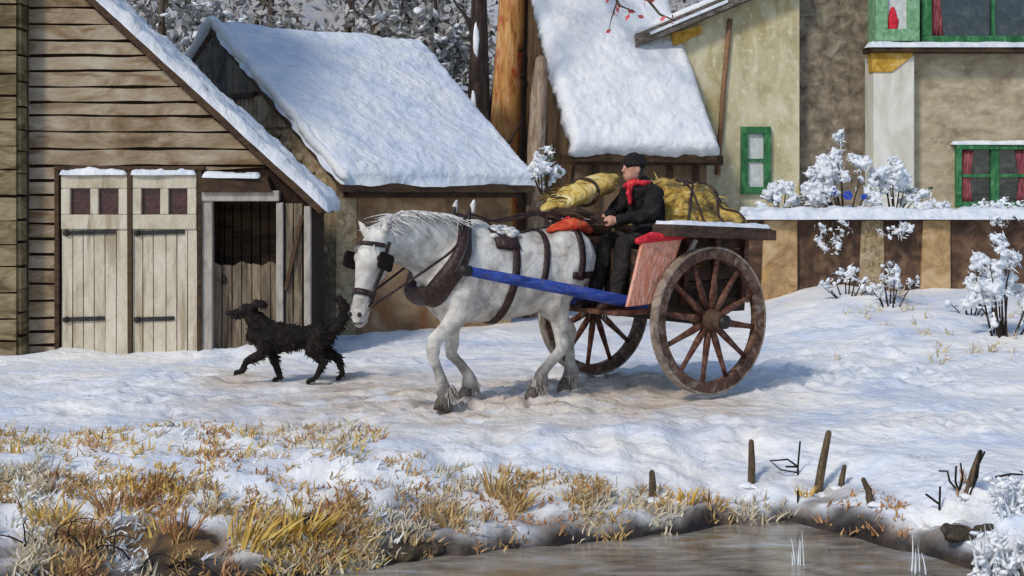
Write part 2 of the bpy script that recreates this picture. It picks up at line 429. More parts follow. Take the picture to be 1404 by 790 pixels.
def ground_mat():
    m = snow_mat('ground_snow', [(190, 202, 224), (222, 226, 232), (236, 235, 232), (241, 237, 228)], 1.0, .5, 9, .02, stretch=(1, 1.2, 1))  # bluish end of the ramp puts blue shade into the snow colour
    nt = m.node_tree; N = nt.nodes; L = nt.links; b = N['Principled BSDF']
    src = b.inputs['Base Color'].links[0].from_socket
    tc = [n for n in N if n.type == 'TEX_COORD'][0]
    def noise_ramp(sc, cols, stretch=(1, 1, 1)):
        mp = N.new('ShaderNodeMapping'); mp.inputs['Scale'].default_value = stretch; L.new(tc.outputs['Object'], mp.inputs['Vector'])
        n = N.new('ShaderNodeTexNoise'); n.inputs['Scale'].default_value = sc; n.inputs['Detail'].default_value = 6; n.inputs['Distortion'].default_value = .5
        L.new(mp.outputs['Vector'], n.inputs['Vector'])
        r = N.new('ShaderNodeValToRGB'); e = r.color_ramp.elements
        while len(e) < len(cols): e.new(.5)
        for i, c in enumerate(cols): e[i].position = lerp(.32, .68, i/(len(cols)-1)); e[i].color = (*s2l(c), 1)
        L.new(n.outputs['Fac'], r.inputs['Fac']); return r.outputs['Color']
    def mix(attr, c, src):
        at = N.new('ShaderNodeAttribute'); at.attribute_name = attr
        mx = N.new('ShaderNodeMix'); mx.data_type = 'RGBA'
        L.new(at.outputs['Fac'], mx.inputs[0]); L.new(src, mx.inputs[6]); L.new(c, mx.inputs[7]); return mx.outputs[2]
    src = mix('trod', noise_ramp(2.2, [(176, 160, 142), (204, 190, 174), (216, 206, 194), (212, 214, 218)], (1, 2, 1)), src)
    src = mix('soil', noise_ramp(4, [(32, 27, 24), (60, 48, 36), (120, 94, 60), (96, 84, 70)]), src)
    src = mix('wet', noise_ramp(6, [(26, 22, 20), (44, 36, 32), (66, 56, 46)]), src)
    L.new(src, b.inputs['Base Color'])
    return m
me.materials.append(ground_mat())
# stream
mb = MB(); nx, ny = 120, 60
vs = [(lerp(-40, 40, i/nx), lerp(-30, 10.5, j/ny), -.32+.004*nz(i*.8, j*.9)) for j in range(ny+1) for i in range(nx+1)]
mb.add(vs, [[j*(nx+1)+i, j*(nx+1)+i+1, (j+1)*(nx+1)+i+1, (j+1)*(nx+1)+i] for j in range(ny) for i in range(nx)], .5)
M['water'] = pm('stream_water', [(84, 76, 66), (126, 116, 102), (154, 146, 132), (176, 178, 182)], 2.2, (1, 2.2, 1), rough=.14, bump=.22, bscale=4, dist=.7, spec=.5,
                streak=(120, 98, 66), streak_scale=(2, 5, 1))
tag(mb.build('stream', M['water'], None, True), kind='structure')
# ================================================================== LIGHT
SUN_AZ = math.atan2(-.58, -.80); SUN_EL = R(42)
sd = V((math.sin(SUN_AZ)*cos(SUN_EL), math.cos(SUN_AZ)*cos(SUN_EL), sin(SUN_EL)))
ld = bpy.data.lights.new('sun', 'SUN'); ld.energy = 2.1; ld.angle = R(9); ld.color = (1, .93, .82)
lo = bpy.data.objects.new('sun', ld); col.objects.link(lo); lo.rotation_euler = (-sd).to_track_quat('-Z', 'Y').to_euler()
wd = bpy.data.worlds.new('World'); scn.world = wd; wd.use_nodes = True
nt = wd.node_tree; sk = nt.nodes.new('ShaderNodeTexSky'); sk.sky_type = 'NISHITA'; sk.sun_disc = False
sk.sun_elevation = SUN_EL; sk.sun_rotation = SUN_AZ; sk.dust_density = .8; sk.ozone_density = 2.2; sk.air_density = 1.0
nt.links.new(sk.outputs[0], nt.nodes['Background'].inputs[0]); nt.nodes['Background'].inputs[1].default_value = .15
scn.view_settings.view_transform = 'Standard'; scn.view_settings.look = 'None'; scn.view_settings.gamma = 1
scn.view_settings.exposure = -.05
scn.cycles.max_bounces = 6; scn.cycles.diffuse_bounces = 3; scn.cycles.use_denoising = True

# ================================================================== BARN
DB = 15.2
def front(y0):
    return lambda u, v, d: V((u, y0-d, v))
def frontv(y0):
    return lambda u, v, d: V((v, y0-d, u))
def px2(px, py, D):
    p = P(px, py, D); return p.x, p.z
barn = thing('barn', 'weathered clapboard barn with pale double doors and snow along its sloping roof edge', 'barn', (-3.7, DB, 0))
EX, EZ, SL = -2.14, 1.66, .918; BD = 1.05
rake = lambda z: EX-.03 if z < EZ else EX-(z-EZ)/SL-.03
XL = -5.28
xd0, xd1 = px2(84, 0, DB)[0], px2(276, 0, DB)[0]
zd = 2.0
mb = MB()
T_ = V((0, .1, 0))
mb.prism([(XL, DB, zd), (rake(zd), DB, zd), (rake(4.6), DB, 4.6), (XL, DB, 4.66)], T_)
mb.prism([(XL, DB, -.2), (xd1+.1, DB, -.2), (xd1+.1, DB, zd), (XL, DB, zd)], T_)
xr0, xr1 = px2(293, 0, DB)[0], px2(381, 0, DB)[0]
mb.prism([(xd1+.1, DB, 1.69), (rake(1.69), DB, 1.69), (rake(zd), DB, zd), (xd1+.1, DB, zd)], T_)
mb.prism([(xr1, DB, -.2), (rake(1), DB, -.2), (rake(1), DB, 1.69), (xr1, DB, 1.69)], T_)
mb.box((EX-.08, DB+.1+(BD-.1)/2, .75), (.1, BD-.1, 1.9)); mb.box((XL+.06, DB+.1+(BD-.1)/2, 2.2), (.1, BD-.1, 4.8))
mb.prism([(XL, DB+BD, -.2), (rake(1), DB+BD, -.2), (rake(1.67), DB+BD, 1.67), (XL, DB+BD, 4.66)], V((0, .06, 0)))
wall = mb.build('wall', M['gap'], barn)
mb = MB()
boards(mb, front(DB), lambda v: XL+.02, lambda v: (xd0-.02 if v < zd-.03 else rake(v)-.02), .0, 4.6, .165)
mb.build('cladding', M['board'], barn)
# roof
e0 = V((EX+.07, DB-.12, EZ-.09)); up = V((XL-.02-EX-.07, 0, (EX+.07-XL+.02)*SL)); bk = V((0, BD+.2, 0))
rn = V((SL, 0, 1)).normalized()
mb = MB(); mb.prism([e0, e0+bk, e0+bk+up, e0+up], rn*.07)
roof = mb.build('roof', M['darkwood'], barn)
q = e0+rn*.07+V((0, -.02, 0))
mb = MB(); snow_slab(mb, [q+up*-.01, q+bk-up*.01, q+bk+up, q+up], .10, 20, 70, rnd=.06, amp=.05, fs=4.5, wavy=.07)
tag(mb.build('snow', M['whitesnow'], roof, True))
# corner post
mb = MB(); mb.box((XL-.02, DB-.05, 2.3), (.07, .09, 4.9)); cp = mb.build('corner_post', M['board'], barn, bevel=.008)
for dx in (-.075, .065):
    mb = MB(); mb.tube([(XL-.02+dx, DB-.07, -.1), (XL-.02+dx+.01, DB-.07, 1.6), (XL-.02+dx, DB-.07, 4.8)], .028, 8); mb.build('corner_pipe', M['iron'], barn, True)
# double doors
def door_leaf(p0, p1):
    yb = DB-.02
    x0, x1 = px2(p0, 0, DB)[0], px2(p1, 0, DB)[0]
    mb = MB()
    boards(mb, frontv(yb), lambda v: .04, lambda v: 1.4, x0, x1, .125, .010, .05, .003, .0, .3)
    door = mb.build('door', M['door'], barn)
    mb = MB(); zc = 1.4
    for (a, b, c, d) in ((x0, x1, zc, 1.56), (x0, x1, 1.84, 2.0), (x0, x0+.1, 1.56, 1.84), (x1-.1, x1, 1.56, 1.84), ((x0+x1)/2-.045, (x0+x1)/2+.045, 1.56, 1.84)):
        mb.box(((a+b)/2, yb-.035, (c+d)/2), (b-a-.002, .07, d-c-.002))
    fr = mb.build('window_frame', M['door'], door, bevel=.008)
    for a, b in ((x0+.1, (x0+x1)/2-.045), ((x0+x1)/2+.045, x1-.1)):
        mb = MB(); mb.box(((a+b)/2, yb-.012, 1.70), (b-a+.02, .012, .29)); mb.build('window_pane', M['pane'], door)
    for zz, w in ((.43, .62), (1.36, .78)):
        mb = MB(); mb.bar((x0+.02, yb-.06, zz), (x0+.02+w*(x1-x0), yb-.06, zz+.015), .02, .045); mb.blob((x0+.06, yb-.065, zz), .035)
        mb.build('hinge_strap', M['iron'], door)
    mb = MB(); s0 = V((x0-.01, yb-.10, 1.985))
    snow_slab(mb, [s0, s0+V((x1-x0, 0, 0)), s0+V((x1-x0, .11, .03)), s0+V((0, .11, .03))], .055, 40, 6, rnd=.04, amp=.03, fs=5, wavy=.025)
    mb.build('snow', M['capsnow'], door, True)
door_leaf(87, 178); door_leaf(184, 272)
for p in (82, 181, 276.5):
    mb = MB(); x = px2(p, 0, DB)[0]; mb.box((x, DB-.05, 1.0), (.045, .12, 2.06), wob=.004); mb.build('door_post', M['darkwood'], barn)
mb = MB(); mb.box(((xd0+xd1)/2, DB-.04, 2.06), (xd1-xd0+.1, .1, .045), wob=.004); mb.build('door_lintel', M['darkwood'], barn)
# side doorway
x = px2(285, 0, DB)[0]
mb = MB(); mb.box((x, DB-.03, .86), (.13, .1, 1.74)); x2 = px2(385, 0, DB)[0]; mb.box((x2, DB-.03, .84), (.075, .1, 1.7))
mb.box((px2(330, 0, DB)[0], DB-.045, 1.76), (.86, .12, .115)); mb.build('side_door_frame', M['jamb'], barn, bevel=.01)
mb = MB(); boards(mb, frontv(DB+.55), lambda v: .0, lambda v: 1.75, xr0-.1, xr1+.1, .1, .012, .03, .004, 0, .3); mb.build('interior_shade_boards', M['darkwood'], barn)  # dark-coloured boards stand in for the shade inside the opening
mb = MB()
for sx in (xr0-.05, xr1+.05): mb.box((sx, DB+.32, .85), (.04, .42, 1.8))
mb.box(((xr0+xr1)/2, DB+.32, 1.74), (xr1-xr0+.1, .42, .04)); mb.build('door_reveal', M['darkwood'], barn)
mb = MB(); boards(mb, frontv(DB+.12), lambda v: .0, lambda v: 1.02+.03*sin(v*40), xr0-.02, xr1+.02, .1, .012, .03, .004, 0, .3)
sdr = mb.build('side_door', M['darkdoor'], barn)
mb = MB(); mb.blob((xr0+.1, DB+.08, .85), (.03, .03, .05)); mb.build('latch', M['iron'], sdr)
mb = MB(); xa, xb = px2(276, 0, DB)[0]+.03, px2(372, 0, DB)[0]
mb.prism([(xa, DB-.01, 1.83), (xb+.03, DB-.01, 1.83), (xb-.02, DB-.01, 1.98), (xa, DB-.01, 1.98)], V((0, -.14, -.03))); cn = mb.build('canopy', M['darkwood'], barn, bevel=.008)
mb = MB(); s0 = V((xa, DB-.17, 1.95)); snow_slab(mb, [s0, s0+V((xb-xa-.1, 0, 0)), s0+V((xb-xa-.1, .15, .04)), s0+V((0, .15, .04))], .04, 24, 6, rnd=.04, amp=.025, wavy=.025)
mb.build('snow', M['capsnow'], cn, True)
# boarded bay on the right of the doorway
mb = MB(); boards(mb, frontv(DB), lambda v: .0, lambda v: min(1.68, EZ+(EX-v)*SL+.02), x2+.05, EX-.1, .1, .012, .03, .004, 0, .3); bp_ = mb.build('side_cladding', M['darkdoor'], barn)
mb = MB(); mb.box((EX-.06, DB-.045, .82), (.07, .09, 1.66)); mb.build('corner_board', M['jamb'], barn, bevel=.008)
mb = MB(); mb.bar((x2+.06, DB-.05, .75), (EX-.12, DB-.05, 1.55), .04, .05, (0, 1, 0)); mb.build('shading_bar', M['darkwood'], barn)  # dark bar stands in for the diagonal shading across these boards

# ================================================================== TALL TIMBER BUILDING at the left
DS = 14.85
shed = thing('timber_building', 'olive brown timber building just showing at the left edge beside the barn', 'building', (-7.6, DS, 0))
xs1 = px2(21, 0, DS)[0]
mb = MB(); mb.box(((-10+xs1)/2, DS+2, 2.9), (xs1+10, 3.9, 6.2)); mb.build('wall', M['gap'], shed)
mb = MB(); boards(mb, front(DS+.05), lambda v: -10.0, lambda v: xs1+.0, 0, 6.0, .255, .022)
mb.build('cladding', M['olive_board'], shed)
mb = MB(); boards(mb, lambda u, v, d: V((xs1+d, u, v)), lambda v: DS+.06, lambda v: DS+3.9, 0, 6.0, .255, .022)
mb.build('side_cladding', M['olive_board'], shed)
mb = MB(); c0 = V((-10.2, DS-.25, 5.95)); w_ = V((xs1+10.5, 0, 0))
mb.prism([c0, c0+V((0, 2.25, 1.7)), c0+V((0, 4.5, 0)), c0+V((0, 4.4, -.1)), c0+V((0, 2.25, 1.58)), c0+V((0, .1, -.1))], w_); rf = mb.build('roof', M['darkwood'], shed)
mb = MB(); c1 = c0+V((0, 0, .02)); snow_slab(mb, [c1, c1+w_, c1+w_+V((0, 2.3, 1.74)), c1+V((0, 2.3, 1.74))], .15, 60, 30); mb.build('snow', M['roofsnow'], rf, True)

# ================================================================== STONE COTTAGE
th = R(40); rr = V((cos(th), sin(th), 0)); gg = V((-sin(th), cos(th), 0))
F = V((-2.07, 17.2, 0)); hh = 3.34; EZ2, RZ2 = 1.90, 4.12
LE, LR = 3.12, 3.62
cot = thing('stone_cottage', 'low stone cottage with a broad snow-covered roof behind the horse', 'cottage', F+rr*1.6+gg*1.5)
Z = lambda z: V((0, 0, z))
ins = .22
A0 = F+gg*ins+rr*.05; B0 = F+gg*(2*hh-ins)+rr*.05
zroof = lambda s: EZ2+(RZ2-EZ2)*(1-abs(s-hh)/hh)
mb = MB(); mb.prism([A0-Z(.3), B0-Z(.3), B0+Z(zroof(ins)-.08), F+gg*hh+rr*.05+Z(RZ2-.08), A0+Z(zroof(ins)-.08)], rr*.3)
gw = mb.build('gable_wall', M['stone'], cot)
# loose courses of stones standing proud of the gable
mb = MB()
rot = Matrix.Rotation(th, 3, 'Z')
zz = .1
while zz < 3.0:
    s = ins+.15+random.uniform(0, .2)
    while s < 2*hh-.5:
        w = random.uniform(.16, .36); h_ = random.uniform(.10, .18)
        if zz+h_/2 < zroof(s+w)-.15 and zz+h_/2 < zroof(s)-.15 and not (zz > 2.62 and s > .6):
            mb.blob(F+gg*(s+w/2)+rr*.045+Z(zz), (.05, w*.46, h_*.5), 8, 5, .25, rot)
        s += w*random.uniform(.95, 1.25)
    zz += .165
mb.build('stonework', M['stone'], gw, True)
mb = MB(); mp_ = lambda y0: (lambda u, v, d: F+gg*v+rr*(.045-d)+Z(u))
boards(mb, mp_(0), lambda v: 2.66, lambda v: min(3.1, zroof(v)-.12), .75, 2*hh-.8, .12, .022, .03, .006, 0, .12); mb.build('gable_boarding', M['board'], cot)
mb = MB(); boards(mb, mp_(0), lambda v: 3.16, lambda v: zroof(v)-.1, 1.6, 2*hh-1.6, .2, .012, .04, .006, 0, .15); mb.build('gable_top', M['gable_dark'], cot)
mb = MB(); mb.bar(F+gg*2.15+rr*.0+Z(3.12), F+gg*(2*hh-2.15)+rr*.0+Z(3.12), .08, .07); mb.build('gable_beam', M['darkwood'], cot)
mb = MB(); mb.prism([A0+rr*.31-Z(.3), A0+rr*(LE-.3)-Z(.3), A0+rr*(LE-.3)+Z(EZ2+.05), A0+rr*.31+Z(EZ2+.05)], gg*.3)
mb.prism([A0+rr*(LE-.3)+gg*.31-Z(.3), B0+rr*(LE-.1)-Z(.3), B0+rr*(LE-.1)+Z(zroof(ins)-.1), F+gg*hh+rr*(LE)+Z(RZ2-.1), A0+rr*(LE-.3)+gg*.31+Z(zroof(ins+.3)-.1)], rr*-.28)
fw = mb.build('front_wall', M['mudwall'], cot)
mb = MB(); mb.bar(A0-gg*.05+rr*.1+Z(EZ2-.06), A0-gg*.05+rr*(LE-.2)+Z(EZ2-.06), .1, .2); mb.build('eave_beam', M['darkwood'], cot)
# roof: two slopes
nrm = gg.cross(rr)
E0, E1, R0, R1 = F+Z(EZ2), F+rr*LE+Z(EZ2), F+gg*hh+Z(RZ2), F+gg*hh+rr*LR+Z(RZ2)
K0, K1 = F+gg*2*hh+Z(EZ2), F+gg*2*hh+rr*(LE+.2)+Z(EZ2)
mb = MB(); mb.prism([E0, E1, R1, R0], Z(-.09)); mb.prism([R0, R1, K1, K0], Z(-.09)); rf = mb.build('roof', M['darkwood'], cot)
mb = MB(); snow_slab(mb, [E0-rr*.03, E1, R1, R0-rr*.03], .16, 110, 110, rnd=.16, amp=.035, fs=1.6, wavy=.06, ridged=.045)
mb.build('snow', M['roofsnow'], rf, True)
mb = MB(); snow_slab(mb, [K0-rr*.03, K1, R1, R0-rr*.03], .16, 50, 50, rnd=.14, amp=.03, wavy=.05); mb.build('snow', M['roofsnow'], rf, True)
# thick snow rolled along the verge and the ridge
mb = MB(); pts = []; n = 40
for i in range(n+1):
    t = i/n; p = R0.lerp(E0, t)+Z(.10)+rr*(.03+.05*nz(t*7, 3)); pts.append(p+Z(.03*nz(t*9, 1)))
mb.tube(pts, [(.07+.025*nz(i*.5, 8)) for i in range(n+1)], 8, round_ends=True)
pts = [R0.lerp(K0, i/20)+Z(.10+.03*nz(i*.6, 5)) for i in range(21)]; mb.tube(pts, [(.08+.03*nz(i*.5, 18)) for i in range(21)], 8, round_ends=True)
mb.build('verge_snow', M['whitesnow'], rf, True)

# ================================================================== BROWN COTTAGE with the steep white roof
t3 = R(15); r3 = V((cos(t3), sin(t3), 0)); g3 = V((-sin(t3), cos(t3), 0))
E0 = P(786, 213, 22); E0z = E0.z; L3 = 2.42; run, rise = 3.2, 3.7
ct3 = thing('brown_cottage', 'brown cottage with a steep bright white snow roof behind the driver', 'cottage', (E0.x+1.2, 23, 0))
b = V((E0.x, E0.y, 0))
mb = MB(); w0 = b+g3*.3+r3*.12; w1 = b+g3*.3+r3*(L3-.05)
mb.prism([w0-Z(.3), w1-Z(.3), w1+Z(E0z+.2), w0+Z(E0z+.2)], g3*.25)
for q in (w0+g3*.26, w1+g3*.26-r3*.25):
    mb.prism([q-Z(.3), q+g3*4.9-Z(.3), q+g3*4.9+Z(E0z), q+g3*(run-.5)+Z(E0z+rise-.4), q+Z(E0z+.35)], r3*.25)
w3 = mb.build('wall', M['brownwall'], ct3)
mb = MB(); mb.bar(w0-g3*.04+Z(E0z-.06)-r3*.25, w1-g3*.04+Z(E0z-.06)+r3*.25, .12, .16); mb.build('eave_beam', M['darkwood'], ct3)
for s in (.35, .95, 1.6, 2.05): mb = MB(); mb.bar(w0+r3*s-g3*.03, w0+r3*s-g3*.03+Z(E0z), .09, .07, (0, 1, 0)); mb.build('wall_post', M['darkwood'], ct3)
E1 = E0+r3*L3; R0 = E0+g3*run+Z(rise); R1 = R0+r3*(L3+.05); K0 = E0+g3*2*run; K1 = E1+g3*2*run
mb = MB(); mb.prism([E0, E1, R1, R0], Z(-.1)); mb.prism([R0, R1, K1, K0], Z(-.1)); rf = mb.build('roof', M['darkwood'], ct3)
mb = MB(); snow_slab(mb, [E0-r3*.05, E1+r3*.05, R1+r3*.05, R0-r3*.05], .22, 70, 110, rnd=.2, amp=.05, fs=1.4, wavy=.09, ridged=.05)
mb.build('snow', M['whitesnow'], rf, True)
mb = MB(); snow_slab(mb, [K0-r3*.05, K1+r3*.05, R1+r3*.05, R0-r3*.05], .2, 40, 40); mb.build('snow', M['whitesnow'], rf, True)

# ================================================================== CREAM HOUSE
def window(parent, x0, x1, z0, z1, y, fw, mat, pane, nv=0, nh=0, curt=None, mw=.035, depth=.09, snow=True, curt_w=.14):
    mb = MB()
    yc = y-depth/2
    for a, b_, c, d in ((x0, x1, z1-fw, z1), (x0, x1, z0, z0+fw), (x0, x0+fw, z0+fw, z1-fw), (x1-fw, x1, z0+fw, z1-fw)):
        mb.box(((a+b_)/2, yc, (c+d)/2), (b_-a, depth, d-c))
    fr = mb.build('window', mat, parent, bevel=.008)
    mb = MB(); mb.box(((x0+x1)/2, y-.012, (z0+z1)/2), (x1-x0-fw, .012, z1-z0-fw)); mb.build('pane', pane, fr)
    if nv or nh:
        for i in range(nv):
            mb = MB(); xx = lerp(x0+fw, x1-fw, (i+1)/(nv+1)); mb.box((xx, yc+.01, (z0+z1)/2), (mw*1.5, depth*.5, z1-z0-2*fw)); mb.build('glazing_bar', mat, fr)
        for i in range(nh):
            mb = MB(); zz = lerp(z0+fw, z1-fw, (i+1)/(nh+1)); mb.box(((x0+x1)/2, yc+.012, zz), (x1-x0-2*fw, depth*.4, mw*.6)); mb.build('glazing_bar', mat, fr)
    if curt:
        for sx, sg in ((x0+fw, 1), (x1-fw, -1)):
            mb = MB(); n = 10; rings = []
            for k in range(8):
                zt = lerp(z0+fw, z1-fw, k/7); w = curt_w*(.75+.35*abs(k-3)/4)
                row = [V((sx+sg*w*i/n, y-.03-.012*sin(i*2.1), zt)) for i in range(n+1)]+[V((sx+sg*w*i/n, y-.022, zt)) for i in range(n, -1, -1)]
                rings.append(row)
            mb.loft(rings); mb.build('curtain', curt, fr, True)
    return fr
DC = 24.0
XC0, XC1 = px2(905, 0, DC)[0], px2(1096, 0, DC)[0]
cr = thing('cream_house', 'cream plastered house with a narrow green-framed window and a brown downpipe', 'house', ((XC0+XC1)/2, DC, 1.4))
zr = lambda x: 4.45+(x-XC0)*.42
mb = MB(); mb.prism([(XC0, DC, -.2), (XC1, DC, -.2), (XC1, DC, zr(XC1)), (XC0, DC, zr(XC0))], V((0, 5, 0))); mb.build('wall', M['cream'], cr)
mb = MB(); mb.prism([(XC0-.45, DC-.35, zr(XC0-.45)), (XC1-.02, DC-.35, zr(XC1)), (XC1-.02, DC-.35, zr(XC1)+.22), (XC0-.45, DC-.35, zr(XC0-.45)+.22)], V((0, 5.3, 0))); rf = mb.build('roof', M['slate'], cr)
mb = MB(); q = V((XC0-.45, DC-.3, zr(XC0-.45)+.22)); q2 = V((XC1-.02, DC-.3, zr(XC1)+.22)); bk = V((0, 5.2, 0))
snow_slab(mb, [q, q+bk, q2+bk, q2], .1, 30, 30, rnd=.1); mb.build('snow', M['whitesnow'], rf, True)
mb = MB(); mb.bar((XC0-.2, DC-.365, zr(XC0-.2)+.13), (XC0+1.1, DC-.365, zr(XC0+1.1)+.13), .02, .05); mb.build('fascia_snow', M['capsnow'], rf)
mb = MB(); xa, za = px2(921, 66, DC); xb, zb = px2(962, 44, DC); mb.prism([(xa, DC-.003, za), (xb, DC-.003, zb-.02), (xb, DC-.003, zb+.12), (xa, DC-.003, zr(xa))], V((0, -.06, 0))); mb.build('eave_trim', M['ochre_trim'], cr)
mb = MB(); p0 = P(1001, 26, DC-.05); p1 = P(992, 120, DC-.05); p2 = P(984, 240, DC-.05); mb.tube([p0, p1, p2], .045, 8); mb.build('downpipe', M['pipe'], cr, True)
(x0, z1), (x1, z0) = px2(1015, 174, DC), px2(1056, 262, DC)
window(cr, x0, x1, z0-.05, z1, DC, .12, M['green'], M['paleglass'], 0, 1, mw=.09)

# ================================================================== BEIGE HOUSE at the right
DH = 23.7
XB0, XB1, XB2 = px2(1097, 0, 24.3)[0], px2(1198, 0, 24.3)[0], 13.5
bh = thing('beige_house', 'beige house at the right with green window frames, red curtains and a white pillar', 'house', (8.5, DH, 1.4))
mb = MB(); xq = px2(1236, 0, DH)[0]; mb.prism([(xq, DH, -.2), (XB2, DH, -.2), (XB2, DH, 6.8), (xq, DH, 6.8)], V((0, 6, 0))); mb.build('wall', M['beige'], bh)
mb = MB(); mb.prism([(XB0-.02, 24.3, -.2), (xq-.005, 24.3, -.2), (xq-.005, 24.3, 6.8), (XB0-.02, 24.3, 6.8)], V((0, 5, 0))); mb.build('side_wall', M['brownstone'], bh)
x0, x1 = px2(1198, 0, DH-.25)[0], px2(1254, 0, DH-.25)[0]; zt = px2(0, 76, DH-.25)[1]
mb = MB(); mb.box(((x0+x1)/2, DH+.05, (zt+1)/2), (x1-x0, .6, zt-1)); mb.build('pillar', M['white_plaster'], bh, bevel=.02)
zc = px2(0, 99, DH-.3)[1]
mb = MB(); mb.prism([(x0-.02, DH-.28, zc), (x0+.3, DH-.28, zc), (x1-.05, DH-.28, zt-.03), (x1-.02, DH-.28, zt+.05), (x0-.05, DH-.28, zt+.05)], V((0, .3, 0))); mb.build('bracket', M['ochre_trim'], bh, bevel=.02)
zl = px2(0, 72, DH-.4)[1]; zl1 = px2(0, 60, DH-.4)[1]
mb = MB(); mb.box(((x0+XB2)/2-.05, DH-.14, (zl+zl1)/2-.01), (XB2-x0+.1, .5, .09)); ledge = mb.build('ledge', M['darkwood'], bh)
mb = MB(); q = V((x0-.12, DH-.42, zl1-.06)); snow_slab(mb, [q, q+V((XB2-x0, 0, 0)), q+V((XB2-x0, .4, .02)), q+V((0, .4, .02))], .09, 120, 8, rnd=.05, amp=.02, wavy=.03); mb.build('snow', M['capsnow'], ledge, True)
DO = DH-.2
x0, x1 = px2(1199, 0, DO)[0], px2(1259, 0, DO)[0]; z0 = px2(0, 57, DO)[1]
mb = MB(); mb.box(((x0+x1)/2, DO+.26, z0+.85), (x1-x0-.02, .46, 1.7)); mb.build('oriel_back', M['green_pale'], bh)
w_ = window(bh, x0, x1, z0, z0+1.7, DO, .2, M['green_pale'], M['paleglass'], 0, 1, mw=.06)
mb = MB(); c = P(1224, 28, DO-.03); rg = []
for k in range(9):
    t = k/8; r_ = .10*sin(pi*(.12+.83*t))**.6*(1 if t < .6 else .75); rg.append([c+V((r_*cos(a*pi/5), .03*sin(a*pi/5), -.2+.42*t)) for a in range(10)])
mb.loft(rg); mb.build('red_ornament', M['red'], w_, True)
x0, x1 = px2(1261, 0, DH)[0], 11.4; z0 = px2(0, 64, DH)[1]
window(bh, x0, x1, z0, z0+1.7, DH, .17, M['green'], M['glass'], 3, 0, M['curtain'], mw=.035, depth=.12, curt_w=.22)
(x0, z1), z0 = px2(1309, 198, DH), px2(0, 284, DH)[1]; x1 = px2(1416, 0, DH)[0]
w_ = window(bh, x0, x1, z0, z1, DH, .09, M['green'], M['glass'], 1, 1, M['curtain'], mw=.09, depth=.1, curt_w=.2)
mb = MB(); q = V((x0-.08, DH-.12, z1-.01)); snow_slab(mb, [q, q+V((x1-x0+.2, 0, 0)), q+V((x1-x0+.2, .12, .01)), q+V((0, .12, .01))], .06, 40, 5, rnd=.03, amp=.02); mb.build('snow', M['capsnow'], w_, True)
mb = MB(); mb.prism([(XB0-.2, DH-.5, 6.75), (XB2+.3, DH-.5, 6.75), (XB2+.3, DH+2.8, 9), (XB0-.2, DH+2.8, 9)], V((0, 0, .12))); mb.prism([(XB0-.2, DH+2.82, 9), (XB2+.3, DH+2.82, 9), (XB2+.3, DH+6.2, 6.75), (XB0-.2, DH+6.2, 6.75)], V((0, 0, .12))); rf = mb.build('roof', M['slate'], bh)

# ================================================================== GARDEN WALL and terrace
DG = 20.0
XG0 = px2(1024, 0, DG)[0]; XG1 = 15.0; ZG = 1.44
mb = MB(); mb.box(((XG0+XG1)/2+.1, DG+3.0, .6), (XG1-XG0-.5, 5.4, 1.64)); tr_ = mb.build('terrace', M['capsnow'], None); tag(tr_, kind='structure')
gwall = thing('garden_wall', 'low dark brown garden wall with ochre piers and a cap of snow', 'wall', (8, DG, 0))
mb = MB(); mb.box(((XG0+XG1)/2, DG+.14, ZG/2-.15), (XG1-XG0, .28, ZG+.3)); mb.build('wall_face', M['gardenwall'], gwall)
mb = MB(); mb.box((XG0+.12, DG+2.9, ZG/2-.15), (.24, 5.2, ZG+.3)); mb.build('side_face', M['gardenwall'], gwall)
for a, b_, c, mat in ((1044, 1092, .07, 'ochre'), (1178, 1212, .03, 'stone'), (1262, 1302, .05, 'ochre')):
    xa, xb = px2(a, 0, DG)[0], px2(b_, 0, DG)[0]
    mb = MB(); mb.prism([(xa-.04, DG-c*1.6, -.2), (xb+.0, DG-c*1.6, -.2), (xb, DG-c, ZG-.02), (xa+.03, DG-c, ZG-.02)], V((0, c+.02, 0))); mb.build('pier', M[mat], gwall, bevel=.015)
mb = MB(); q = V((XG0-.06, DG-.2, ZG-.01)); snow_slab(mb, [q, q+V((XG1-XG0, 0, 0)), q+V((XG1-XG0, .75, .03)), q+V((0, .75, .03))], .14, 200, 12, rnd=.1, amp=.05, fs=3, wavy=.07, ridged=.03)
mb.build('snow_cap', M['capsnow'], gwall, True)
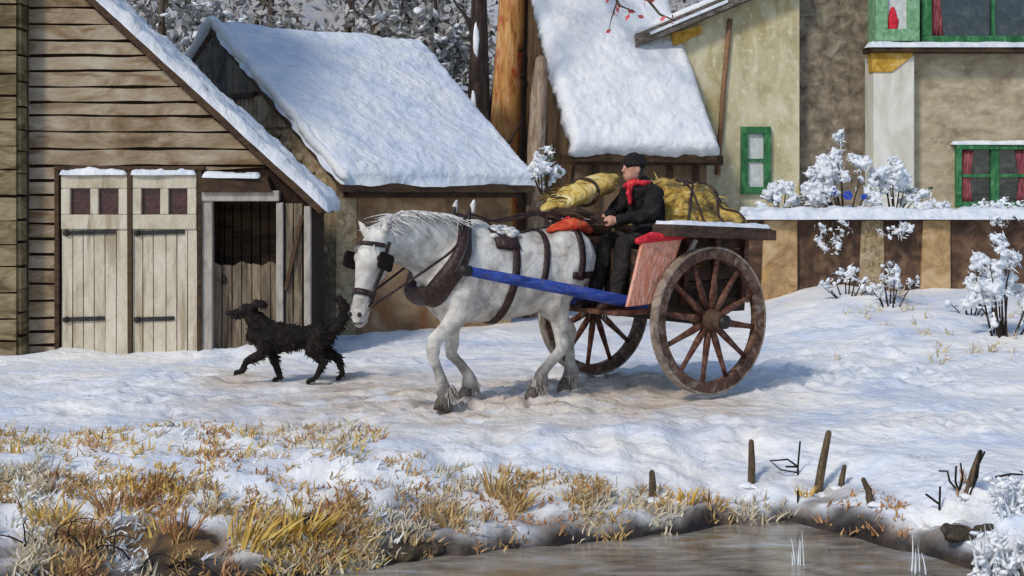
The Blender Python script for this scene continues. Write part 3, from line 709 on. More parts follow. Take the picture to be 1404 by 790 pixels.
# ================================================================== HORSE
M['horse'] = pm('dappled_white_coat', [(140, 132, 124), (188, 182, 174), (216, 212, 203), (228, 225, 218)], 3.6, rough=.7, bump=.5, bscale=26, bdist=.006, dist=1.4,
                fleck=(150, 142, 136), fleck_scale=6)
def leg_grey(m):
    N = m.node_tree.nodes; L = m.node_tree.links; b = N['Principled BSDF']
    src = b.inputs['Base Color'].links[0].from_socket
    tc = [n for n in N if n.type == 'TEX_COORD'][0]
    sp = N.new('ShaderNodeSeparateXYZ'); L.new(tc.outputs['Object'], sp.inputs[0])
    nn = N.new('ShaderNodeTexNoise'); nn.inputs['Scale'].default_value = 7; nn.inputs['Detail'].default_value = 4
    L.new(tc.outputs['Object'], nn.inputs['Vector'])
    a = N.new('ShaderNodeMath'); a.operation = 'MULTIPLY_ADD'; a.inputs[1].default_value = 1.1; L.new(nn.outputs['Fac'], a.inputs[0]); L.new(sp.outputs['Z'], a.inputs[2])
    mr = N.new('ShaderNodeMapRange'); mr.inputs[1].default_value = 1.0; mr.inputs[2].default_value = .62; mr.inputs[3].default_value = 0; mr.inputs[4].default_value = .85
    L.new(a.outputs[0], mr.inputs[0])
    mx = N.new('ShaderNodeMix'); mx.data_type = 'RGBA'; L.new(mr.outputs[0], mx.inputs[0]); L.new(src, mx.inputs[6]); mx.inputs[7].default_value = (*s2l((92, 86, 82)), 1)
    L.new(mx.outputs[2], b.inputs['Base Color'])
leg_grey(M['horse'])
M['feather'] = pm('fetlock_hair', [(96, 88, 80), (136, 128, 120), (180, 174, 166)], 9, bump=.4, tint=.3)
M['mane'] = pm('white_mane', [(176, 178, 184), (214, 212, 208), (232, 230, 226)], 9, (1, 1, 1), bump=.6, bscale=40)
M['leather'] = pm('dark_leather', [(30, 18, 16), (48, 30, 26), (78, 54, 48)], 14, rough=.5, bump=.5, spec=.4)
M['blackleather'] = pm('black_leather', [(16, 12, 12), (28, 20, 19), (44, 34, 32)], 14, rough=.75, bump=.4, spec=.15)
M['hoof'] = pm('dark_hoof', [(48, 42, 38), (84, 76, 70), (120, 112, 104)], 14, rough=.6)
M['blue'] = pm('blue_paint', [(34, 50, 118), (54, 78, 160), (86, 110, 184)], 7, (.4, 2, 2), rough=.62, bump=.5, fleck=(118, 112, 112), fleck_scale=16, streak=(40, 48, 92), streak_scale=(3, 14, 14), streak_lo=.55)
M['redbrown'] = pm('red_brown_paint', [(44, 26, 22), (84, 48, 36), (124, 88, 70)], 9, rough=.6, bump=.5, tint=.1)
M['felloe'] = pm('worn_felloe', [(52, 34, 26), (88, 62, 48), (128, 104, 86)], 8, fleck=(150, 136, 122), fleck_scale=14, rough=.65, bump=.5)
M['tyre'] = pm('worn_iron_tyre', [(84, 72, 62), (130, 116, 102), (170, 158, 144)], 8, rough=.5, spec=.4, bump=.4)
M['cartwood'] = pm('dark_cart_wood', [(30, 22, 18), (54, 40, 32), (86, 66, 52)], 4, (1, 3, 3), rough=.7, tint=.2, bump=.5)
M['salmon'] = pm('salmon_paint', [(194, 114, 84), (220, 144, 116), (230, 166, 144), (236, 190, 172)], 4, (2, 2, .7), rough=.75, bump=.6, fleck=(150, 92, 72), fleck_scale=15)
M['coat'] = pm('black_coat', [(18, 16, 16), (32, 29, 29), (54, 50, 49)], 5, rough=.85, bump=1, bscale=11, bdist=.02)
M['trousers'] = pm('dark_grey_trousers', [(26, 23, 22), (40, 36, 34), (62, 58, 56)], 5, rough=.85, bump=.6)
M['skin'] = pm('skin', [(168, 118, 98), (196, 146, 124), (206, 160, 140)], 12, rough=.6, bump=.15)
M['straw'] = pm('yellow_straw', [(104, 82, 42), (176, 138, 58), (214, 184, 104), (232, 216, 164)], 4.5, (1, 1, 1.6), rough=.8, bump=.9, bscale=22, dist=1.8, bdist=.015,
                fleck=(70, 62, 44), fleck_scale=6, streak=(58, 52, 38), streak_scale=(5, 5, 7), streak_lo=.45)
M['strawpale'] = pm('pale_straw', [(176, 140, 64), (216, 186, 106), (236, 222, 172)], 6, (2, 1, 1), rough=.8, bump=.9, bscale=26, bdist=.012)
M['orange'] = pm('orange_red_blanket', [(150, 40, 28), (196, 74, 44), (220, 120, 86)], 10, rough=.85, bump=.5)

CA = R(35); CO = V((1.218, 12.50, 0)); CO.z = ground(CO.x, CO.y)-.01
HA = R(31); HO = V((-.075, 11.70, 0)); HS = .965; HO.z = ground(HO.x, HO.y)-.005
horse = thing('horse', 'white draught horse in dark harness walking in the cart shafts with its head lowered', 'horse', HO, pi+HA)
mb = MB()
Y = V((0, 1, 0))
mb.tube([(-.80, 0, 1.17), (-.74, 0, 1.19), (-.56, 0, 1.17), (-.25, 0, 1.09), (.08, 0, 1.06), (.32, 0, 1.10), (.52, 0, 1.13), (.67, 0, 1.14), (.73, 0, 1.14)],
        [(.12, .15), (.23, .25), (.315, .33), (.33, .355), (.33, .385), (.305, .415), (.275, .38), (.2, .27), (.1, .14)], 20, side=Y, round_ends=True)
mb.blob((-.55, .17, 1.24), (.27, .16, .25), 14, 10, 0); mb.blob((-.55, -.17, 1.24), (.27, .16, .25), 14, 10, 0)
mb.blob((.48, .2, 1.05), (.21, .12, .34), 14, 10, 0); mb.blob((.48, -.2, 1.05), (.21, .12, .34), 14, 10, 0)
mb.blob((.66, .1, .98), (.12, .13, .16), 12, 8, 0); mb.blob((.66, -.1, .98), (.12, .13, .16), 12, 8, 0)
mb.blob((.32, 0, 1.44), (.24, .1, .13), 12, 8, 0)
# neck, strongly arched
NK = [V((.42, 0, 1.24)), V((.66, .005, 1.33)), V((.90, .02, 1.395)), V((1.08, .045, 1.40)), V((1.21, .075, 1.36))]
mb.tube(NK, [(.18, .32), (.155, .285), (.13, .24), (.115, .195), (.10, .14)], 16, side=Y, round_ends=True)
# head
hf = V((cos(R(30)), sin(R(30)), 0)); hd = (hf*.36+V((0, 0, -.93))).normalized(); hs = V((0, 0, 1)).cross(hf).normalized(); hn = hs.cross(hd).normalized()
if hn.dot(hf) < 0: hn = -hn
p0 = V((1.25, .09, 1.40))
hp = lambda s, u=0, f=0: p0+hd*s+hs*u+hn*f
mb.tube([hp(-.02), hp(.10, 0, .01), hp(.24, 0, 0), hp(.38, 0, .005), hp(.52, 0, .01), hp(.62, 0, .005), hp(.675, 0, -.01)],
        [(.085, .10), (.112, .145), (.108, .150), (.082, .108), (.070, .082), (.074, .078), (.05, .055)], 16, side=hs, round_ends=True)
mb.blob(hp(.2, .05, -.085), (.05, .05, .1), 10, 8, 0); mb.blob(hp(.2, -.05, -.085), (.05, .05, .1), 10, 8, 0)
mb.blob(hp(.655, 0, -.05), (.05, .05, .04), 10, 8, 0)
for s_ in (1, -1):
    mb.blob(hp(.17, s_*.095, .06), (.04, .035, .045), 10, 8, 0); mb.blob(hp(.635, s_*.05, .035), (.03, .03, .035), 10, 8, 0)
    # ears
    e = hp(-.02, s_*.065, .02); ed = (V((0, 0, 1))+hs*s_*.55+hf*.25).normalized()
    mb.tube([e-ed*.04, e+ed*.05, e+ed*.11, e+ed*.165], [(.03, .025), (.042, .026), (.034, .02), (.008, .008)], 10, side=hs, round_ends=True)
# legs
def fore(y, sh, el, kn, fe, ho):
    mb.tube([sh, el, (V(el)+V(kn))/2+V((-.012, 0, 0)), V(kn)+V((-.01, 0, .07)), kn, V(kn)+V((0, 0, -.08)), (V(kn)+V(fe))/2, V(fe)+V((0, 0, .05)), fe, ho],
            [(.12, .17), (.09, .12), (.068, .082), (.055, .062), (.060, .066), (.045, .05), (.038, .043), (.046, .052), (.054, .06), (.056, .066)], 12, side=Y, round_ends=True)
    mb.blob(V(fe)+V((-.03, 0, -.01)), (.056, .058, .07), 10, 8, .1)
HOOF = []
fore(1, (.50, .19, 1.05), (.50, .19, .84), (.77, .17, .50), (.68, .165, .17), (.655, .165, .10)); HOOF.append((V((.655, .165, .0)), 1))
fore(-1, (.48, -.19, 1.05), (.44, -.19, .84), (.41, -.17, .48), (.25, -.165, .17), (.235, -.165, .10)); HOOF.append((V((.255, -.165, .0)), 1))
def hind(hip, st, ho_, fe, hf_):
    st = V(st); hk = V(ho_); fe = V(fe)
    mb.tube([hip, V(hip).lerp(st, .55), st, st.lerp(hk, .5)+V((-.015, 0, 0)), hk+V((.02, 0, .06)), hk, hk+V((.01, 0, -.08)), hk.lerp(fe, .55), fe+V((0, 0, .05)), fe, hf_],
            [(.17, .26), (.15, .21), (.11, .15), (.065, .09), (.048, .068), (.053, .074), (.046, .056), (.041, .047), (.048, .054), (.055, .061), (.057, .067)], 12, side=Y, round_ends=True)
    mb.blob(fe+V((-.03, 0, -.01)), (.058, .06, .075), 10, 8, .1)
hind((-.56, .19, 1.2), (-.40, .19, .86), (-.50, .17, .50), (-.27, .165, .17), (-.235, .165, .10)); HOOF.append((V((-.22, .165, 0)), 1))
hind((-.56, -.19, 1.2), (-.50, -.19, .86), (-.80, -.17, .53), (-.80, -.165, .19), (-.785, -.165, .12)); HOOF.append((V((-.77, -.165, .01)), 1))
body = blend('body', mb, M['horse'], horse, .016, 5, .5, .006, 9)
BV = BVHTree.FromPolygons([v.co.copy() for v in body.data.vertices], [list(p.vertices) for p in body.data.polygons])
def band(c, e1, e2, off=.006, a0=0, a1=360, n=48, maxd=.75):
    pts = []; ns = []
    for k in range(n+(0 if a1-a0 == 360 else 1)):
        a = R(a0+(a1-a0)*k/n); d = (e1*cos(a)+e2*sin(a)).normalized()
        h = BV.ray_cast(c+d*maxd, -d)
        if h[0] is None: continue
        pts.append(h[0]+h[1]*off); ns.append(d)
    for _ in range(2):
        m_ = len(pts); pts = [(pts[i-1]+pts[i]*2+pts[(i+1) % m_])/4 if (a1-a0 == 360 or 0 < i < m_-1) else pts[i] for i in range(m_)]
    return pts, ns
def strap(name, c, e1, e2, w, mat, parent, th_=.014, **k):
    pts, ns = band(c, e1, e2, **k)
    mb = MB(); mb.ribbon(pts, ns, w, th_, closed=(k.get('a1', 360)-k.get('a0', 0) == 360)); return mb.build(name, mat, parent, True, local=True)
for p, _ in HOOF:
    mb = MB(); mb.tube([p+V((.02, 0, -.01)), p+V((.012, 0, .05)), p+V((-.01, 0, .11))], [(.072, .086), (.066, .078), (.052, .060)], 14, side=Y); mb.build('hoof', M['hoof'], horse, True, local=True)
# feathered hair round the fetlocks
for p, _ in HOOF:
    mb = MB()
    for k in range(170):
        a = random.uniform(0, 2*pi); d = V((cos(a), sin(a), 0))
        mb.blade(p+d*.045+V((-.02, 0, random.uniform(.10, .20))), d*.5+V((-.15, 0, -1)), random.uniform(.06, .11), .009, .15)
    mb.build('feather', M['feather'], horse, True, local=True)
# mane on the crest falling to the near side, and forelock
mb = MB()
for k in range(480):
    t = random.random(); i = min(3, int(t*4)); f = t*4-i
    c = NK[i].lerp(NK[i+1], f) if i < 4 else NK[4]; rz_ = [.32, .285, .24, .195, .14]; top = c+V((0, 0, lerp(rz_[i], rz_[i+1], f)*.97+.01))
    sy = random.choice((1, 1, -1)); mb.blade(top+V((random.uniform(-.03, .03), sy*.02, 0)), (random.uniform(-.1, .25), sy*.9, random.uniform(-.1, .25)), random.uniform(.09, .2), .013, .8)
for k in range(80): mb.blade(hp(-.03, random.uniform(-.04, .04), .06), hd*.9+hn*.55+hs*random.uniform(-.35, .35), random.uniform(.08, .2), .011, .15)
mb.build('mane', M['mane'], horse, True, local=True)
mb = MB(); tp = [V((-.86, 0, 1.30)), V((-.95, 0, 1.22)), V((-.97, .01, 1.0)), V((-.95, .02, .75))]
mb.tube(tp, [(.04, .04), (.055, .055), (.065, .06), (.02, .02)], 10, side=Y, round_ends=True)
for k in range(60):
    a = random.uniform(0, 2*pi); mb.blade(tp[1].lerp(tp[2], random.random())+V((cos(a)*.04, sin(a)*.04, 0)), (cos(a)*.2, sin(a)*.2, -1), random.uniform(.2, .4), .03, .1)
mb.build('tail', M['mane'], horse, True, local=True)
# eyes, nostrils, bridle
for s_ in (1, -1):
    mb = MB(); mb.blob(hp(.17, s_*.113, .068), .024, 10, 8, 0); mb.build('eye', M['iron'], horse, True, local=True)
    mb = MB(); mb.blob(hp(.645, s_*.045, .068), (.018, .014, .02), 10, 8, 0); mb.build('nostril', M['iron'], horse, True, local=True)
mb = MB(); mb.tube([hp(.70, -.05, .02), hp(.708, 0, .035), hp(.70, .05, .02)], .008, 6); mb.build('mouth', M['hoof'], horse, True, local=True)
def headband(name, s0, w, tilt=0, a0=0, a1=360):
    e1 = (hn+hd*tilt).normalized()
    return strap(name, hp(s0), e1, hs, w, M['leather'], horse, .012, a0=a0, a1=a1, n=36, maxd=.3)
headband('noseband', .46, .048); headband('browband', .045, .034, .2, -80, 80)
for s_ in (1, -1):
    mb = MB(); pts = []; ns = []
    for t in [i/12 for i in range(13)]:
        c = hp(lerp(.0, .56, t), 0, lerp(-.03, .0, t)); h = BV.ray_cast(c+hs*s_*.3, -hs*s_)
        if h[0]: pts.append(h[0]+hs*s_*.004); ns.append(hs*s_)
    mb.ribbon(pts, ns, .034, .012); mb.build('cheek_strap', M['leather'], horse, True, local=True)
    c = hp(.19, s_*(.158 if s_ > 0 else .145), .04 if s_ > 0 else .055); mb = MB(); o_ = hs*s_*.016
    e1 = hd; e2 = ((hn-hs*.30) if s_ > 0 else (hn-hs*.55)).normalized()
    pl = [c+e1*a*.070+e2*b*.85 for a, b in ((-1, -.07), (-.75, -.09), (.75, -.09), (1, -.07), (1, .065), (.7, .085), (-.7, .085), (-1, .065))]
    mb.prism(pl, o_); mb.build('blinker', M['blackleather'], horse, local=True, bevel=.004)
    mb = MB(); rg = hp(.56, s_*.078, .0); mb.tube([rg+(hd*cos(R(a))+hn*sin(R(a)))*.03 for a in range(0, 361, 30)], .007, 6, side=hs); mb.build('bit_ring', M['tyre'], horse, True, local=True)
# collar and hames
ce1 = V((-.36, 0, .64)).normalized(); cc = V((.60, 0, 1.20))
pts, ns = band(cc, ce1, Y, off=.02, n=40, maxd=.62)
mb = MB(); m_ = len(pts); rg = []
for i in range(m_+1):
    p = pts[i % m_]; d = ns[i % m_]; t = (pts[(i+1) % m_]-pts[i-1 if i else m_-1]).normalized(); w = t.cross(d).normalized()
    f = .5-.5*cos(2*pi*i/m_); ra, rb = lerp(.042, .075, f), lerp(.062, .115, f)
    rg.append([p+d*(ra*cos(2*pi*k/10))+w*(rb*sin(2*pi*k/10)) for k in range(10)])
mb.loft(rg, False); collar = mb.build('collar', M['leather'], horse, True, local=True)
for s_ in (1, -1):
    hm = [pts[i if s_ > 0 else (m_-i) % m_]+ns[i if s_ > 0 else (m_-i) % m_]*.045 for i in range(2, 19)]
    tip = hm[0]+V((-.03, s_*.02, .14)); mb = MB(); mb.tube([tip, hm[0]+V((0, s_*.0, .07))]+hm, [.014, .018]+[.02]*len(hm), 8, round_ends=True); hmo = mb.build('hame', M['iron'], collar, True, local=True)
    mb = MB(); mb.tube([tip+V((0, 0, -.05)), tip+V((0, 0, .0)), tip+V((-.01, 0, .035))], [.016, .024, .012], 8, round_ends=True); mb.build('hame_knob', M['mane'], hmo, True, local=True)
# saddle pad, girth, back and loin straps, breeching
X = V((1, 0, 0)); Zv = V((0, 0, 1))
def tilt_e(t): return V((t, 0, 1)).normalized()
strap('girth', V((.08, 0, 1.06)), tilt_e(-.22), Y, .07, M['leather'], horse)
sp_ = strap('saddle_pad', V((.13, 0, 1.08)), tilt_e(-.12), Y, .22, M['leather'], horse, .035, a0=-48, a1=48, n=24)
mb = MB()
for k in range(36): a = R(random.uniform(-38, 38)); mb.blob(V((.13+random.uniform(-.12, .12)-.05, sin(a)*.34, 1.09+cos(a)*.40)), (.05, .035, .025), 6, 4, .3)
mb.build('sheepskin', M['mane'], sp_, True, local=True)
strap('back_strap', V((-.22, 0, 1.1)), tilt_e(-.28), Y, .058, M['leather'], horse, a0=-108, a1=108)
strap('loin_strap', V((-.58, 0, 1.16)), tilt_e(-.05), Y, .06, M['leather'], horse, a0=-110, a1=110)
strap('breeching', V((-.50, 0, 1.08)), -X, Y, .06, M['leather'], horse, a0=-92, a1=92, n=40, maxd=.75)
mb = MB(); pts2 = []; ns2 = []
for i in range(30):
    x = lerp(-.74, .2, i/29); h = BV.ray_cast(V((x, 0, 2)), V((0, 0, -1)))
    if h[0]: pts2.append(h[0]+V((0, 0, .004))); ns2.append(Zv)
mb.ribbon(pts2, ns2, .035, .012); mb.build('spine_strap', M['leather'], horse, True, local=True)

# ================================================================== CART
cart = thing('cart', 'two-wheeled farm cart of dark wood with red brown wheels and blue shafts', 'cart', CO, pi+CA)
WR = .62; WY = .78; AX = V((0, 0, WR))
def wheel(y):
    sg = 1 if y > 0 else -1
    ring = lambda r, yy: [V((r*cos(2*pi*k/48), yy, r*sin(2*pi*k/48))) for k in range(48)]
    mb = MB(); rings = [ring(r_, yy) for r_, yy in ((.605, -.042), (.605, .042), (.52, .036), (.52, -.036))]; mb.loft(rings+[rings[0]], False, .5); w = mb.build('wheel', M['felloe'], cart, False, True); w.location = (0, y, WR)
    mb = MB(); rings = [ring(r_, yy) for r_, yy in ((.622, -.046), (.622, .046), (.606, .046), (.606, -.046))]; mb.loft(rings+[rings[0]], False, .5); mb.build('tyre', M['tyre'], w, False, True)
    mb = MB(); mb.tube([(0, yy, 0) for yy in (-.16, -.15, -.06, 0, .06, .13, .17, .175)], [.055, .075, .09, .1, .095, .075, .06, .05], 20, side=X); mb.build('hub', M['cartwood'], w, True, True)
    mb = MB(); mb.tube([(0, sg*yy, 0) for yy in (.15, .20, .215)], [.062, .058, .03], 16, side=X); mb.build('hub_cap', M['iron'], w, True, True)
    for k in range(12):
        a = 2*pi*(k+.3)/12; d = V((cos(a), 0, sin(a))); q = V((0, 1, 0))
        mb = MB(); mb.tube([d*.08, d*.2+q*.0, d*.4, d*.535], [(.022, .03), (.026, .034), (.017, .024), (.016, .022)], 8, side=q); mb.build('spoke', M['redbrown'], w, True, True)
    return w
wheel(WY); wheel(-WY)
mb = MB(); mb.bar((0, -WY+.1, WR), (0, WY-.1, WR), .08, .08); mb.build('axle', M['iron'], cart, local=True)
XF, XR = .50, -.60; BY = .56; TZ = -.045           # the body leans back a little
bz = lambda x, z: z+TZ*(-x)*.8
def plk(name, a, b, w, h, mat, **k):
    mb = MB(); mb.bar(a, b, w, h, **k); return mb.build(name, mat, cart, local=True, bevel=.006)
mb = MB(); mb.box(((XF+XR)/2, 0, .80), (XF-XR, 2*BY, .05)); mb.build('floor', M['cartwood'], cart, local=True)
for s_ in (1, -1):
    mb = MB(); boards(mb, lambda u, v, d, s_=s_: V((u, s_*(BY+.012+d+.07*(v-.8)), v)), lambda v: XR, lambda v: XF, .66, 1.37, .142, .008, .02, .003, 0, .3); mb.build('side_board', M['cartwood'], cart, local=True)
    mb = MB()
    for xx in (XR+.06, -.2, .14, XF-.08):
        mb = MB(); mb.bar((xx, s_*(BY+.05), .74), (xx-.0, s_*(BY+.105), 1.35), .05, .04); mb.build('side_post', M['redbrown'], cart, local=True)
    a, b_ = V((XF-.02, s_*(BY+.17), 1.385)), V((XR-.06, s_*(BY+.17), 1.335))
    mb = MB(); mb.bar(a, b_, .27, .10); rail = mb.build('side_rail', M['cartwood'], cart, local=True, bevel=.01)
    mb = MB(); q = a+V((0, .125, .051)); q2 = b_+V((0, .125, .051)); snow_slab(mb, [q, q2, q2-V((0, .25, 0)), q-V((0, .25, 0))], .035, 50, 10, rnd=.04, amp=.02, fs=4, wavy=.04); mb.build('snow', M['capsnow'], rail, True, local=True)
    # long blue shaft reaching forward beside the horse
    sh = MB(); sh.tube([(.22, s_*.50, .72), (.5, s_*.49, .755), (1.2, s_*.45, .90), (1.9, s_*.42, 1.03), (2.2, s_*.40, 1.09)], [(.05, .055), (.05, .055), (.045, .05), (.04, .045), (.034, .038)], 10, side=Y, round_ends=True)
    shaft = sh.build('shaft', M['blue'], cart, True, local=True)
    mb = MB(); mb.tube([(2.17, s_*.403, 1.083), (2.23, s_*.399, 1.095), (2.26, s_*.398, 1.1)], [.045, .045, .03], 10, side=Y); mb.build('shaft_tip', M['iron'], shaft, True, local=True)
mb = MB(); mb.box((XR-.015, 0, 1.04), (.035, 2*BY, .56)); mb.build('tail_board', M['cartwood'], cart, local=True, bevel=.008)
mb = MB(); mb.box((XR-.04, 0, 1.33), (.09, 2*BY+.66, .09)); mb.build('rear_rail', M['cartwood'], cart, local=True, bevel=.01)
mb = MB(); mb.prism([(XF+.0, -BY, .82), (XF+.0, BY, .82), (XF+.0, BY, 1.22), (XF+.0, -BY, 1.22)], V((.03, 0, 0))); mb.build('front_board', M['cartwood'], cart, local=True, bevel=.006)
# salmon painted side screen by the driver
mb = MB(); yy = BY+.07
mb.prism([(.42, yy, .78), (.80, yy, .76), (.70, yy+.07, 1.28), (.26, yy+.07, 1.33)], V((0, .035, 0))); sc_ = mb.build('side_screen', M['salmon'], cart, local=True, bevel=.008)
mb = MB(); mb.tube([(.72, yy+.075, 1.30), (.60, yy+.10, 1.33), (.48, yy+.09, 1.325), (.36, yy+.1, 1.345), (.24, yy+.085, 1.335)], [.03, .045, .035, .045, .03], 9, round_ends=True); mb.build('screen_edging', M['red'], sc_, True, local=True)
mb = MB(); mb.bar((.38, yy+.02, .82), (.12, yy+.11, 1.30), .035, .035); mb.build('screen_stay', M['jamb'], sc_, local=True)
mb = MB(); mb.box((.20, 0, 1.19), (.34, 2*BY-.02, .05)); mb.build('seat', M['cartwood'], cart, local=True, bevel=.01)
mb = MB(); mb.box((.66, .15, .70), (.36, .86, .04)); mb.build('footboard', M['redbrown'], cart, local=True, bevel=.008)
for s_ in (1, -1):
    plk('fore_rack_rail', (.30, -.15+s_*.34, 1.34), (.98, -.15+s_*.34, 1.56), .045, .05, M['cartwood'])
for t in (.4, .7, .97):
    plk('fore_rack_rung', (lerp(.30, .98, t), -.47, lerp(1.34, 1.56, t)), (lerp(.30, .98, t), .17, lerp(1.34, 1.56, t)), .035, .035, M['cartwood'])

# loads
cw = lambda p: CO+Matrix.Rotation(pi+CA, 3, 'Z') @ V(p)
def cart_thing(name, label, cat, p, group=None): return thing(name, label, cat, cw(p), pi+CA, group)
ld_ = cart_thing('straw_load', 'heaped load of yellow straw sacks tied down on the back of the cart', 'straw load', (-.30, 0, 1.31))
mb = MB()
mb.blob((.02, 0, -.02), (.48, .52, .54), 24, 16, .12); mb.blob((-.26, .05, -.04), (.40, .52, .36), 20, 12, .16); mb.blob((.2, -.15, .06), (.26, .36, .38), 20, 12, .16)
bod = blend('heap', mb, M['straw'], ld_, .025, 3, .5, .05, 5)
for v in bod.data.vertices:
    if v.co.z < -.5: v.co.z = -.5
hb = BVHTree.FromPolygons([v.co.copy() for v in bod.data.vertices], [list(p.vertices) for p in bod.data.polygons])
for (x0, y0, x1, y1) in ((-.34, .5, .1, -.2), (.05, .55, .02, -.4), (-.15, .55, -.3, -.2), (.25, .5, -.1, .0), (-.5, .3, .05, .2)):
    pts = []
    for i in range(22):
        t = i/21; x = lerp(x0, x1, t)+.04*sin(t*7); yv = lerp(y0, y1, t)
        h = hb.ray_cast(V((x, yv+.3*(1-t), 1.2)), V((0, -.25*(1-t), -1)))
        if h[0] and h[0].z > -.15: pts.append(h[0]+h[1]*.006)
    if len(pts) > 3: mb = MB(); mb.tube(pts, .011, 6); mb.build('rope', M['leather'], ld_, True, local=True)
mb = MB()
for k in range(110):
    a = random.uniform(-.6, .42); b_ = random.uniform(-.4, .45); h = hb.ray_cast(V((a, b_, 1.2)), V((0, 0, -1)))
    if h[0]: mb.blade(h[0]-h[1]*.02, h[1]*.5+V((random.uniform(-1, 1), random.uniform(-1, 1), random.uniform(-.3, .3))), random.uniform(.06, .15), .011, .3)
mb.build('loose_straw', M['strawpale'], ld_, True, local=True)
sheaf = cart_thing('straw_sheaf', 'pale yellow straw sheaf lying on the rack in front of the driver', 'straw sheaf', (.62, -.15, 1.54))
mb = MB(); mb.tube([(-.32, 0, .27), (-.2, 0, .23), (.05, 0, .15), (.25, 0, .08), (.36, 0, .04)], [(.06, .05), (.16, .09), (.19, .10), (.17, .08), (.08, .04)], 16, side=Y, round_ends=True)
bod = blend('bundle', mb, M['strawpale'], sheaf, .02, 2, .5, .03, 8)
mb = MB()
for k in range(110):
    a = random.uniform(0, pi); x = random.uniform(-.3, .34); mb.blade((x, cos(a)*.15, .15+sin(a)*.07-x*.28), (random.choice((1, -1)), random.uniform(-.3, .3), random.uniform(-.05, .3)), random.uniform(.1, .22), .012, .2)
mb.build('loose_straw', M['straw'], sheaf, True, local=True)
mb = MB(); mb.tube([(.0, cos(R(a))*.21, .16+sin(R(a))*.12) for a in range(0, 360, 20)]+[(.0, .21, .16)], .014, 6, side=X); mb.build('binding', M['leather'], sheaf, True, local=True)

# folded red blanket over the horse's croup
horse.scale = (HS, HS, HS)
hw = lambda p: HO+Matrix.Rotation(pi+HA, 3, 'Z') @ (V(p)*HS)
hh_ = BV.ray_cast(V((-.60, .06, 2)), V((0, 0, -1)))[0]
bl = thing('folded_blanket', 'folded orange red blanket laid on the rump of the white horse', 'blanket', hw(hh_), pi+HA)
mb = MB(); mb.tube([(.16, .08, .02), (.06, .09, .045), (-.06, .08, .05), (-.17, .07, .015)], [(.08, .03), (.12, .045), (.12, .05), (.07, .03)], 12, side=Y, round_ends=True)
mb.tube([(.13, .1, .055), (.0, .13, .085), (-.14, .1, .06)], [(.04, .02), (.07, .03), (.045, .02)], 10, side=Y, round_ends=True)
blend('folds', mb, M['orange'], bl, .012, 2, .5, .015, 14)
mb = MB(); mb.tube([(.03, .0, .09), (.03, .1, .115), (.03, .22, .02)], .012, 6); mb.build('tie', M['red'], bl, True, local=True)

# ================================================================== DRIVER
drv = cart_thing('person', 'driver in black coat, dark woollen cap and red scarf seated on cart holding reins', 'person', (.12, .16, 1.205))
PS = .945; drv.scale = (PS, PS, PS)
hip = V((0, 0, .11))
SH = V((.115, 0, .53)); NKp = V((.15, 0, .61)); HD = V((.215, .0, .74))
joints = {}
def limb(mb, pts, rad, seg=10): mb.tube(pts, rad, seg, round_ends=True)
KN = [V((.44, .15, .06)), V((.44, -.12, .06))]; FT = [V((.54, .17, -.43)), V((.56, -.12, -.43))]
EL = [V((.22, .26, .32)), V((.22, -.26, .32))]; HDs = [V((.50, .13, .27)), V((.50, -.06, .28))]
mb = MB()
limb(mb, [hip, V((.0, 0, .25)), V((.05, 0, .40)), SH], [(.16, .12), (.145, .11), (.16, .115), (.15, .09)])
limb(mb, [SH+V((0, .16, -.02)), SH+V((0, -.16, -.02))], [.075, .075])
limb(mb, [SH, NKp, HD-V((.02, 0, .03))], [.075, .055, .055])
mb.blob(HD, (.098, .078, .118), 16, 12, 0); mb.blob(HD+V((.045, 0, -.06)), (.055, .055, .06), 12, 8, 0)
mb.tube([HD+V((.085, 0, .02)), HD+V((.115, 0, -.025)), HD+V((.10, 0, -.03))], [.012, .018, .014], 8, round_ends=True)
mb.blob(HD+V((.083, 0, -.068)), (.016, .028, .012), 8, 6, 0)
for s_ in (1, -1): mb.blob(HD+V((-.005, s_*.08, -.005)), (.02, .01, .032), 8, 6, 0)
for i, s_ in enumerate((1, -1)):
    limb(mb, [hip+V((.02, s_*.09, -.02)), V((.24, s_*.12, .09)), KN[i]], [.098, .085, .065])
    limb(mb, [KN[i], KN[i].lerp(FT[i], .35), FT[i]], [.063, .062, .042])
    limb(mb, [FT[i]+V((-.04, 0, -.03)), FT[i]+V((.15, 0, -.06))], [.042, .038])
    limb(mb, [SH+V((0, s_*.18, -.03)), EL[i]], [.062, .048]); limb(mb, [EL[i], HDs[i]], [.046, .03])
    h = HDs[i]; hdv = (h-EL[i]).normalized()
    mb.blob(h+hdv*.05, (.045, .02, .04), 10, 8, 0)
    for k in range(4):
        b0 = h+hdv*.085+V((0, 0, .028-.019*k)); l = (.036, .042, .04, .03)[k]
        pin = V((0, -s_, 0)); mb.tube([b0-hdv*.03, b0, b0+hdv*l*.6+pin*l*.6, b0+hdv*l*.1+pin*l*1.3, b0-hdv*l*.5+pin*l*1.2], [.010, .010, .009, .0085, .007], 6, round_ends=True)
    t0 = h+hdv*.03+V((0, 0, .035)); mb.tube([t0, t0+hdv*.03+V((0, -s_*.02, .015)), t0+hdv*.055+V((0, -s_*.035, .005))], [.013, .011, .008], 6, round_ends=True)
blend('body', mb, M['skin'], drv, .0085, 2, .5)
for s_ in (1, -1):
    mb = MB(); mb.blob(HD+V((.088, s_*.032, .012)), (.009, .012, .009), 8, 6, 0); mb.build('eye', M['iron'], drv, True, True)
